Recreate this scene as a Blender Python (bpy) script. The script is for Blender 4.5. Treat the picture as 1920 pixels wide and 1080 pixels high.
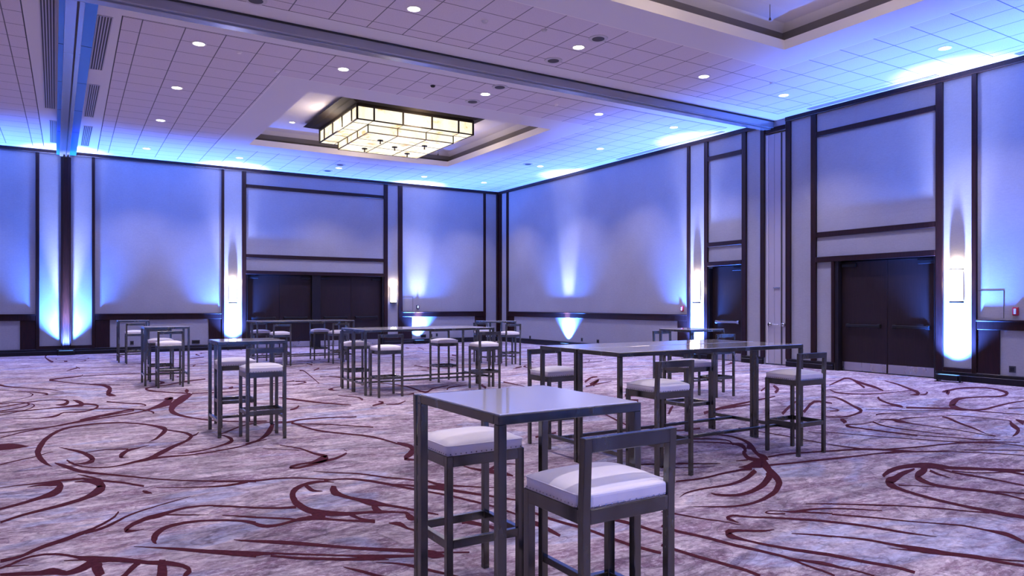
import bpy, bmesh, math, random
from mathutils import Vector, Matrix
random.seed(7)
scene = bpy.context.scene
COL = scene.collection
PI = math.pi
for o in list(bpy.data.objects):
    bpy.data.objects.remove(o)

# ---------------------------------------------------------------- camera
cam_d = bpy.data.cameras.new('camera')
cam_d.sensor_width = 36.0
cam_d.lens = 36.0 * 1347.0 / 1920.0
cam_d.shift_y = (569.4 - 540.0) / 1920.0
cam_d.clip_start = 0.05
cam_d.clip_end = 200
cam = bpy.data.objects.new('camera', cam_d)
COL.objects.link(cam)
cam.location = (0, 0, 1.5)
cam.rotation_euler = (math.radians(90), 0, math.radians(-31.659))
scene.camera = cam

# ---------------------------------------------------------------- world, exposure
w = bpy.data.worlds.new('world')
scene.world = w
w.use_nodes = True
w.node_tree.nodes['Background'].inputs[0].default_value = (0.02, 0.02, 0.03, 1)
w.node_tree.nodes['Background'].inputs[1].default_value = 0.2
vs = scene.view_settings
vs.view_transform = 'Standard'
vs.look = 'None'
vs.exposure = 0.08
vs.gamma = 1.0
vs.use_curve_mapping = False
scene.cycles.max_bounces = 8
scene.cycles.diffuse_bounces = 5
scene.cycles.glossy_bounces = 4
scene.cycles.sample_clamp_indirect = 6.0
scene.cycles.use_denoising = True

# light levels of the hall's own lamps
DOWN_W, DOWN_COL = 345.0, (0.96, 0.83, 0.98)
UP_WIDE_W, UP_WIDE_COL = 8000.0, (0.05, 0.178, 1.0)
UP_MID_W, UP_MID_COL = 650.0, (0.45, 0.58, 1.0)
UP_CORE_W, UP_CORE_COL = 7000.0, (0.50, 0.56, 1.0)
SCONCE_W, SCONCE_COL = 14.0, (1.0, 0.80, 0.58)

# ---------------------------------------------------------------- room dimensions
ZC = 5.97
YB, XR = 24.85, 14.69
XL, YN = -15.0, -8.0

# ---------------------------------------------------------------- materials
def mat(name, col=(0.5, 0.5, 0.5), rough=0.5, metal=0.0, spec=0.5, emit=None, es=0.0, coat=0.0):
    m = bpy.data.materials.new(name)
    m.use_nodes = True
    b = m.node_tree.nodes['Principled BSDF']
    b.inputs['Base Color'].default_value = (*col, 1)
    b.inputs['Roughness'].default_value = rough
    b.inputs['Metallic'].default_value = metal
    b.inputs['Specular IOR Level'].default_value = spec
    b.inputs['Coat Weight'].default_value = coat
    if emit:
        b.inputs['Emission Color'].default_value = (*emit, 1)
        b.inputs['Emission Strength'].default_value = es
    return m

def N(m, t, **kw):
    n = m.node_tree.nodes.new(t)
    for k, v in kw.items():
        setattr(n, k, v)
    return n
def L(m, a, b):
    m.node_tree.links.new(a, b)
def coords(m, scale=(1, 1, 1), world=True):
    if world:
        g = N(m, 'ShaderNodeNewGeometry'); src = g.outputs['Position']
    else:
        g = N(m, 'ShaderNodeTexCoord'); src = g.outputs['Object']
    mp = N(m, 'ShaderNodeMapping')
    mp.inputs['Scale'].default_value = scale
    L(m, src, mp.inputs[0])
    return mp.outputs[0]
def noise(m, vec, scale, detail=4, rough=0.6, dist=0.0):
    n = N(m, 'ShaderNodeTexNoise')
    n.inputs['Scale'].default_value = scale
    n.inputs['Detail'].default_value = detail
    n.inputs['Roughness'].default_value = rough
    n.inputs['Distortion'].default_value = dist
    L(m, vec, n.inputs['Vector'])
    return n.outputs['Fac']
def ramp(m, fac, stops, interp='LINEAR'):
    r = N(m, 'ShaderNodeValToRGB')
    r.color_ramp.interpolation = interp
    el = r.color_ramp.elements
    while len(el) < len(stops):
        el.new(0.5)
    for e, (p, c) in zip(el, stops):
        e.position = p
        e.color = (*c, 1) if len(c) == 3 else c
    L(m, fac, r.inputs[0])
    return r.outputs[0]
def mix(m, fac, a, b, mode='MIX'):
    n = N(m, 'ShaderNodeMix', data_type='RGBA', blend_type=mode)
    for sock, v in ((n.inputs[0], fac), (n.inputs[6], a), (n.inputs[7], b)):
        if isinstance(v, (int, float)):
            sock.default_value = v
        elif isinstance(v, tuple):
            sock.default_value = (*v, 1)
        else:
            L(m, v, sock)
    return n.outputs[2]
def bump(m, h, strength=0.3, dist=0.01):
    b = N(m, 'ShaderNodeBump')
    b.inputs['Strength'].default_value = strength
    b.inputs['Distance'].default_value = dist
    L(m, h, b.inputs['Height'])
    L(m, b.outputs[0], m.node_tree.nodes['Principled BSDF'].inputs['Normal'])
def setc(m, out, sock='Base Color'):
    L(m, out, m.node_tree.nodes['Principled BSDF'].inputs[sock])
def math_n(m, op, a, b=None):
    n = N(m, 'ShaderNodeMath', operation=op)
    for i, v in enumerate((a, b)):
        if v is None:
            continue
        if isinstance(v, (int, float)):
            n.inputs[i].default_value = v
        else:
            L(m, v, n.inputs[i])
    return n.outputs[0]

M = {}
# woven wall covering with faint seams
def wall_fabric(name, axis):
    m = mat(name, rough=0.9, spec=0.15)
    v = coords(m)
    fine = noise(m, coords(m, (1, 1, 0.25)), 90, 3, 0.7)
    fine2 = noise(m, coords(m, (0.2, 0.2, 1)), 60, 2, 0.7)
    big = noise(m, v, 1.6, 3, 0.5)
    c = ramp(m, fine, [(0.3, (0.265, 0.26, 0.272)), (0.7, (0.345, 0.34, 0.352))])
    c = mix(m, 0.5, c, ramp(m, fine2, [(0.3, (0.27, 0.265, 0.277)), (0.7, (0.345, 0.34, 0.352))]))
    c = mix(m, 0.35, c, ramp(m, big, [(0.35, (0.28, 0.275, 0.287)), (0.65, (0.33, 0.325, 0.337))]))
    sep = N(m, 'ShaderNodeSeparateXYZ'); L(m, v, sep.inputs[0])
    # vertical seams every 1.35 m, one level seam at 3.45 m
    a = math_n(m, 'PINGPONG', sep.outputs[axis], 0.675)
    s1 = math_n(m, 'LESS_THAN', a, 0.006)
    d = math_n(m, 'ABSOLUTE', math_n(m, 'SUBTRACT', sep.outputs[2], 3.42))
    s2 = math_n(m, 'LESS_THAN', d, 0.007)
    s = math_n(m, 'MULTIPLY', math_n(m, 'MAXIMUM', s1, s2), 0.35)
    c = mix(m, s, c, (0.28, 0.27, 0.28))
    setc(m, c)
    bump(m, fine, 0.25, 0.004)
    return m
M['fabric_x'] = wall_fabric('wall_fabric_back', 0)
M['fabric_y'] = wall_fabric('wall_fabric_right', 1)

def wood(name, dark, light, rough, scale=(6, 6, 0.6)):
    m = mat(name, rough=rough, spec=0.22, coat=0.0)
    n = noise(m, coords(m, scale), 6, 6, 0.65, 0.8)
    setc(m, ramp(m, n, [(0.3, dark), (0.7, light)]))
    return m
M['wood'] = wood('dark_mahogany', (0.009, 0.0032, 0.003), (0.026, 0.0078, 0.0068), 0.40)
M['door'] = wood('dark_door_veneer', (0.012, 0.007, 0.0065), (0.022, 0.0115, 0.011), 0.48, (9, 9, 0.4))
M['base'] = wood('dark_baseboard', (0.008, 0.007, 0.008), (0.016, 0.012, 0.014), 0.35)

m = mat('gunmetal_tube', (0.115, 0.11, 0.115), 0.34, 0.9)
v = coords(m, (1, 1, 0.3), world=False)
n = noise(m, v, 9, 3, 0.5)
setc(m, ramp(m, n, [(0.2, (0.105, 0.105, 0.092)), (0.55, (0.135, 0.136, 0.120)), (0.9, (0.180, 0.180, 0.158))]))
setc(m, ramp(m, n, [(0.3, (0.17,) * 3), (0.8, (0.32,) * 3)]), 'Roughness')
M['metal'] = m
M['chrome'] = mat('polished_steel', (0.62, 0.61, 0.62), 0.18, 1.0)
m = mat('brushed_kick_steel', (0.45, 0.44, 0.46), 0.3, 1.0)
setc(m, ramp(m, noise(m, coords(m, (3, 3, 0.7)), 2.5, 3), [(0.3, (0.22,) * 3), (0.7, (0.42,) * 3)]), 'Roughness')
M['kick'] = m
M['black'] = mat('black_plastic', (0.008, 0.008, 0.009), 0.55, 0, 0.25)
M['bronze'] = mat('dark_bronze_frame', (0.030, 0.022, 0.016), 0.4, 0.6)
M['bronze2'] = mat('brown_bronze_frame', (0.11, 0.075, 0.045), 0.45, 0.5)
m = mat('white_vinyl', (0.8, 0.78, 0.78), 0.42, 0, 0.4)
n = noise(m, coords(m, world=False), 7, 3)
setc(m, ramp(m, n, [(0.3, (0.86, 0.84, 0.84)), (0.7, (0.92, 0.90, 0.89))]))
bump(m, noise(m, coords(m, world=False), 120, 2), 0.08, 0.002)
M['vinyl'] = m
M['nail'] = mat('nailhead_nickel', (0.5, 0.48, 0.5), 0.25, 1.0)
M['top'] = mat('frosted_white_glass', (0.88, 0.88, 0.93), 0.07, 0, 0.9, coat=0.6)
M['top'].node_tree.nodes['Principled BSDF'].inputs['Coat Roughness'].default_value = 0.03
M['plaster'] = mat('ceiling_plaster', (0.68, 0.66, 0.68), 0.85, 0, 0.2)
bump(M['plaster'], noise(M['plaster'], coords(M['plaster']), 40, 3), 0.06, 0.003)
M['fascia'] = mat('cream_fascia', (0.80, 0.76, 0.72), 0.6)
M['groove'] = mat('shadow_groove', (0.03, 0.028, 0.035), 0.7)
M['cove_dark'] = mat('cove_shade_dark', (0.045, 0.036, 0.034), 0.6)  # deep shade of the cove recess put into the wall colour
M['cove_grey'] = mat('cove_shade_grey', (0.17, 0.155, 0.16), 0.7)  # softer shade of the same recess, painted as grey on the splay
m = mat('acoustic_tile', rough=0.9, spec=0.1)
v = coords(m)
sp = noise(m, v, 70, 3, 0.8)
setc(m, ramp(m, sp, [(0.3, (0.57, 0.52, 0.56)), (0.6, (0.68, 0.62, 0.67))]))
sep = N(m, 'ShaderNodeSeparateXYZ'); L(m, v, sep.inputs[0])
def gridline(sock, off, step):
    a = math_n(m, 'SUBTRACT', sock, off)
    a = math_n(m, 'PINGPONG', a, step / 2)
    return math_n(m, 'LESS_THAN', a, 0.0085)
g = math_n(m, 'MAXIMUM', gridline(sep.outputs[0], 0.99, 0.6206), gridline(sep.outputs[1], 12.70, 0.6206))
bs = m.node_tree.nodes['Principled BSDF'].inputs['Base Color'].links[0].from_socket
setc(m, mix(m, g, bs, (0.17, 0.16, 0.18)))
bump(m, math_n(m, 'SUBTRACT', sp, g), 0.25, 0.004)
M['tile'] = m
m = mat('painted_track_steel', (0.36, 0.37, 0.42), 0.26, 0.6)
M['cap'] = mat('dark_sconce_cap', (0.006, 0.008, 0.009), 0.7, 0, 0.15)
M['track'] = m
M['blue_strip'] = mat('blue_track_strip', (0.006, 0.15, 0.62), 0.3)
M['roof'] = mat('dark_chandelier_roof', (0.018, 0.013, 0.011), 0.7, 0, 0.2)
M['grille'] = mat('grille_shadow', (0.045, 0.04, 0.045), 0.6)
M['slat'] = mat('grille_slat', (0.50, 0.48, 0.49), 0.5)
M['panel'] = mat('operable_wall_panel', (0.36, 0.34, 0.37), 0.7, 0, 0.3)
M['lamp'] = mat('downlight_lamp', (1, 1, 1), 0.4, emit=(1.0, 0.97, 1.0), es=9.0)
M['shade'] = mat('sconce_glass', (1, 0.95, 0.9), 0.3, emit=(1.0, 0.93, 0.84), es=3.2)
M['lens'] = mat('uplight_lens', (0.6, 0.8, 1.0), 0.2, emit=(0.1, 0.45, 1.0), es=1.0)
M['red'] = mat('red_plastic', (0.35, 0.015, 0.02), 0.4)
M['plate'] = mat('wall_plate', (0.03, 0.028, 0.03), 0.5)
m = mat('mottled_amber_glass', (0.8, 0.7, 0.5), 0.3)
v = coords(m)
a1 = noise(m, v, 1.9, 4, 0.65, 0.6)
c = ramp(m, a1, [(0.0, (0.45, 0.20, 0.04)), (0.36, (0.72, 0.42, 0.14)), (0.44, (1.0, 0.86, 0.58)), (0.55, (1.0, 0.92, 0.72)), (1.0, (1.0, 0.94, 0.78))])
bsdf = m.node_tree.nodes['Principled BSDF']
L(m, c, bsdf.inputs['Emission Color'])
bsdf.inputs['Emission Strength'].default_value = 1.15
bsdf.inputs['Base Color'].default_value = (0.14, 0.11, 0.07, 1)
M['amber'] = m

# carpet: cream, mauve and blue-grey washes in long brushed streaks, burgundy scrolls laid over as its own faces
def carpet_mat():
    m = mat('patterned_carpet', rough=0.95, spec=0.1)
    g = N(m, 'ShaderNodeNewGeometry')
    def mapped(rot, sc):
        mp = N(m, 'ShaderNodeMapping'); mp.inputs['Rotation'].default_value = (0, 0, math.radians(rot))
        mp.inputs['Scale'].default_value = sc
        L(m, g.outputs['Position'], mp.inputs[0])
        return mp.outputs[0]
    v = mapped(24, (0.55, 1.25, 1))
    wash = noise(m, v, 0.55, 2, 0.45, 2.2)
    wash2 = noise(m, mapped(-10, (0.8, 1.5, 1)), 0.9, 3, 0.5, 2.5)
    brush = noise(m, mapped(20, (0.45, 1.6, 1)), 5.5, 6, 0.72, 0.6)
    fine = noise(m, mapped(0, (0.8, 1.2, 1)), 24, 5, 0.8, 0.2)
    blue = noise(m, mapped(15, (0.6, 1.2, 1)), 0.85, 2, 0.5, 1.5)
    cream, rose, mauve, grey = (0.60, 0.53, 0.53), (0.36, 0.26, 0.30), (0.215, 0.135, 0.18), (0.15, 0.12, 0.15)
    c = ramp(m, wash, [(0.0, mauve), (0.40, rose), (0.455, rose), (0.465, cream), (0.57, (0.46, 0.38, 0.40)), (0.58, mauve), (1.0, rose)])
    c2 = ramp(m, wash2, [(0.0, rose), (0.42, (0.33, 0.24, 0.28)), (0.485, (0.30, 0.21, 0.26)), (0.495, cream), (0.60, (0.52, 0.44, 0.46)), (0.61, (0.36, 0.26, 0.32)), (1.0, mauve)])
    c = mix(m, 0.38, c, c2)
    # brushed light and dark strokes
    c = mix(m, ramp(m, brush, [(0.50, (0, 0, 0)), (0.60, (0.55, 0.55, 0.55)), (0.72, (0.85, 0.85, 0.85))]), c, (0.74, 0.70, 0.69))
    c = mix(m, ramp(m, brush, [(0.30, (0.7, 0.7, 0.7)), (0.45, (0, 0, 0))]), c, (0.22, 0.15, 0.19))
    # tuft speckle
    c = mix(m, ramp(m, fine, [(0.50, (0, 0, 0)), (0.66, (0.75, 0.75, 0.75))]), c, (0.78, 0.72, 0.73))
    c = mix(m, ramp(m, fine, [(0.32, (0.7, 0.7, 0.7)), (0.47, (0, 0, 0))]), c, (0.17, 0.11, 0.15))
    bm = ramp(m, blue, [(0.57, (0, 0, 0)), (0.61, (0.6, 0.6, 0.6))])
    bm = mix(m, 1.0, bm, ramp(m, brush, [(0.40, (0.3, 0.3, 0.3)), (0.55, (1, 1, 1))]), 'MULTIPLY')
    c = mix(m, bm, c, (0.40, 0.47, 0.66))
    for wv, th in ((wash, 0.575), (wash2, 0.605), (wash2, 0.49)):
        e = math_n(m, 'ABSOLUTE', math_n(m, 'SUBTRACT', wv, th))
        c = mix(m, ramp(m, e, [(0.0, (0.5, 0.5, 0.5)), (0.012, (0, 0, 0))]), c, grey)
    tone = noise(m, mapped(30, (0.5, 1.3, 1)), 1.7, 4, 0.6, 1.2)
    c = mix(m, 1.0, c, ramp(m, tone, [(0.36, (0.62, 0.60, 0.62)), (0.50, (0.90, 0.88, 0.90)), (0.64, (1.10, 1.09, 1.08))]), 'MULTIPLY')
    g2 = noise(m, mapped(-20, (0.8, 1.1, 1)), 9, 5, 0.75, 0.5)
    c = mix(m, 1.0, c, ramp(m, g2, [(0.38, (0.68, 0.66, 0.68)), (0.50, (0.95, 0.94, 0.95)), (0.62, (1.16, 1.16, 1.14))]), 'MULTIPLY')
    setc(m, c)
    bump(m, noise(m, g.outputs['Position'], 260, 2), 0.4, 0.004)
    return m
M['carpet'] = carpet_mat()
m = mat('burgundy_carpet_pile', rough=0.95, spec=0.1)
setc(m, ramp(m, noise(m, coords(m), 30, 4, 0.7), [(0.3, (0.050, 0.009, 0.015)), (0.7, (0.095, 0.020, 0.030))]))
M['scroll'] = m

# ---------------------------------------------------------------- mesh helpers
def bx(bm, x0, x1, y0, y1, z0, z1, bev=0.0, seg=1, mi=0):
    vs_ = [bm.verts.new((x, y, z)) for z in (z0, z1) for y in (y0, y1) for x in (x0, x1)]
    idx = [(0, 2, 3, 1), (4, 5, 7, 6), (0, 1, 5, 4), (2, 6, 7, 3), (0, 4, 6, 2), (1, 3, 7, 5)]
    fs = [bm.faces.new([vs_[i] for i in q]) for q in idx]
    for f in fs:
        f.material_index = mi
    if bev > 0:
        es = list({e for f in fs for e in f.edges})
        bmesh.ops.bevel(bm, geom=es, offset=bev, segments=seg, affect='EDGES', profile=0.5, material=-1)
    return vs_
def cyl(bm, c, r, h, axis='z', seg=24, r2=None, mi=0):
    r2 = r if r2 is None else r2
    rings = []
    for k, rr in ((0, r), (1, r2)):
        ring = []
        for i in range(seg):
            a = 2 * PI * i / seg
            p, q = rr * math.cos(a), rr * math.sin(a)
            d = k * h
            co = {'z': (p, q, d), 'x': (d, p, q), 'y': (p, d, q)}[axis]
            ring.append(bm.verts.new((c[0] + co[0], c[1] + co[1], c[2] + co[2])))
        rings.append(ring)
    fs = []
    for i in range(seg):
        j = (i + 1) % seg
        fs.append(bm.faces.new((rings[0][i], rings[0][j], rings[1][j], rings[1][i])))
    fs.append(bm.faces.new(rings[0][::-1]))
    fs.append(bm.faces.new(rings[1]))
    for f in fs:
        f.material_index = mi
def obj(name, bm, m, parent=None, smooth=False, loc=None):
    bmesh.ops.recalc_face_normals(bm, faces=bm.faces[:])
    me = bpy.data.meshes.new(name)
    bm.to_mesh(me); bm.free()
    for x in (m if isinstance(m, (list, tuple)) else [m]):
        me.materials.append(x)
    if smooth:
        for p in me.polygons:
            p.use_smooth = True
    o = bpy.data.objects.new(name, me)
    COL.objects.link(o)
    if parent:
        o.parent = parent
    if loc:
        o.location = loc
    return o
def box(name, dims, m, parent=None, bev=0.0, seg=1):
    bm = bmesh.new()
    bx(bm, *dims, bev=bev, seg=seg)
    return obj(name, bm, m, parent)
def boxes(name, lst, m, parent=None, bev=0.0):
    bm = bmesh.new()
    for d in lst:
        bx(bm, *d, bev=bev)
    return obj(name, bm, m, parent)
def tag(o, label=None, cat=None, group=None, kind=None):
    if label: o['label'] = label
    if cat: o['category'] = cat
    if group: o['group'] = group
    if kind: o['kind'] = kind
    return o
def thing(name, label, cat, loc=(0, 0, 0), rz=0.0, group=None):
    o = bpy.data.objects.new(name, None)
    o.empty_display_size = 0.1
    COL.objects.link(o)
    o.location = loc
    o.rotation_euler = (0, 0, rz)
    return tag(o, label, cat, group)
def struct(name, o=None):
    if o is None:
        o = bpy.data.objects.new(name, None)
        COL.objects.link(o)
    o['kind'] = 'structure'
    return o
def dup(o, parent=None):
    c = o.copy()
    COL.objects.link(c)
    c.parent = parent
    for ch in list(o.children):
        dup(ch, c)
    return c
def lamp(name, kind, loc, power, col, rot=(0, 0, 0), parent=None, **kw):
    d = bpy.data.lights.new(name, kind)
    d.energy = power
    d.color = col
    for k, v_ in kw.items():
        setattr(d, k, v_)
    o = bpy.data.objects.new(name, d)
    COL.objects.link(o)
    o.location = loc
    o.rotation_euler = rot
    if parent:
        o.parent = parent
    return o

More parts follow.
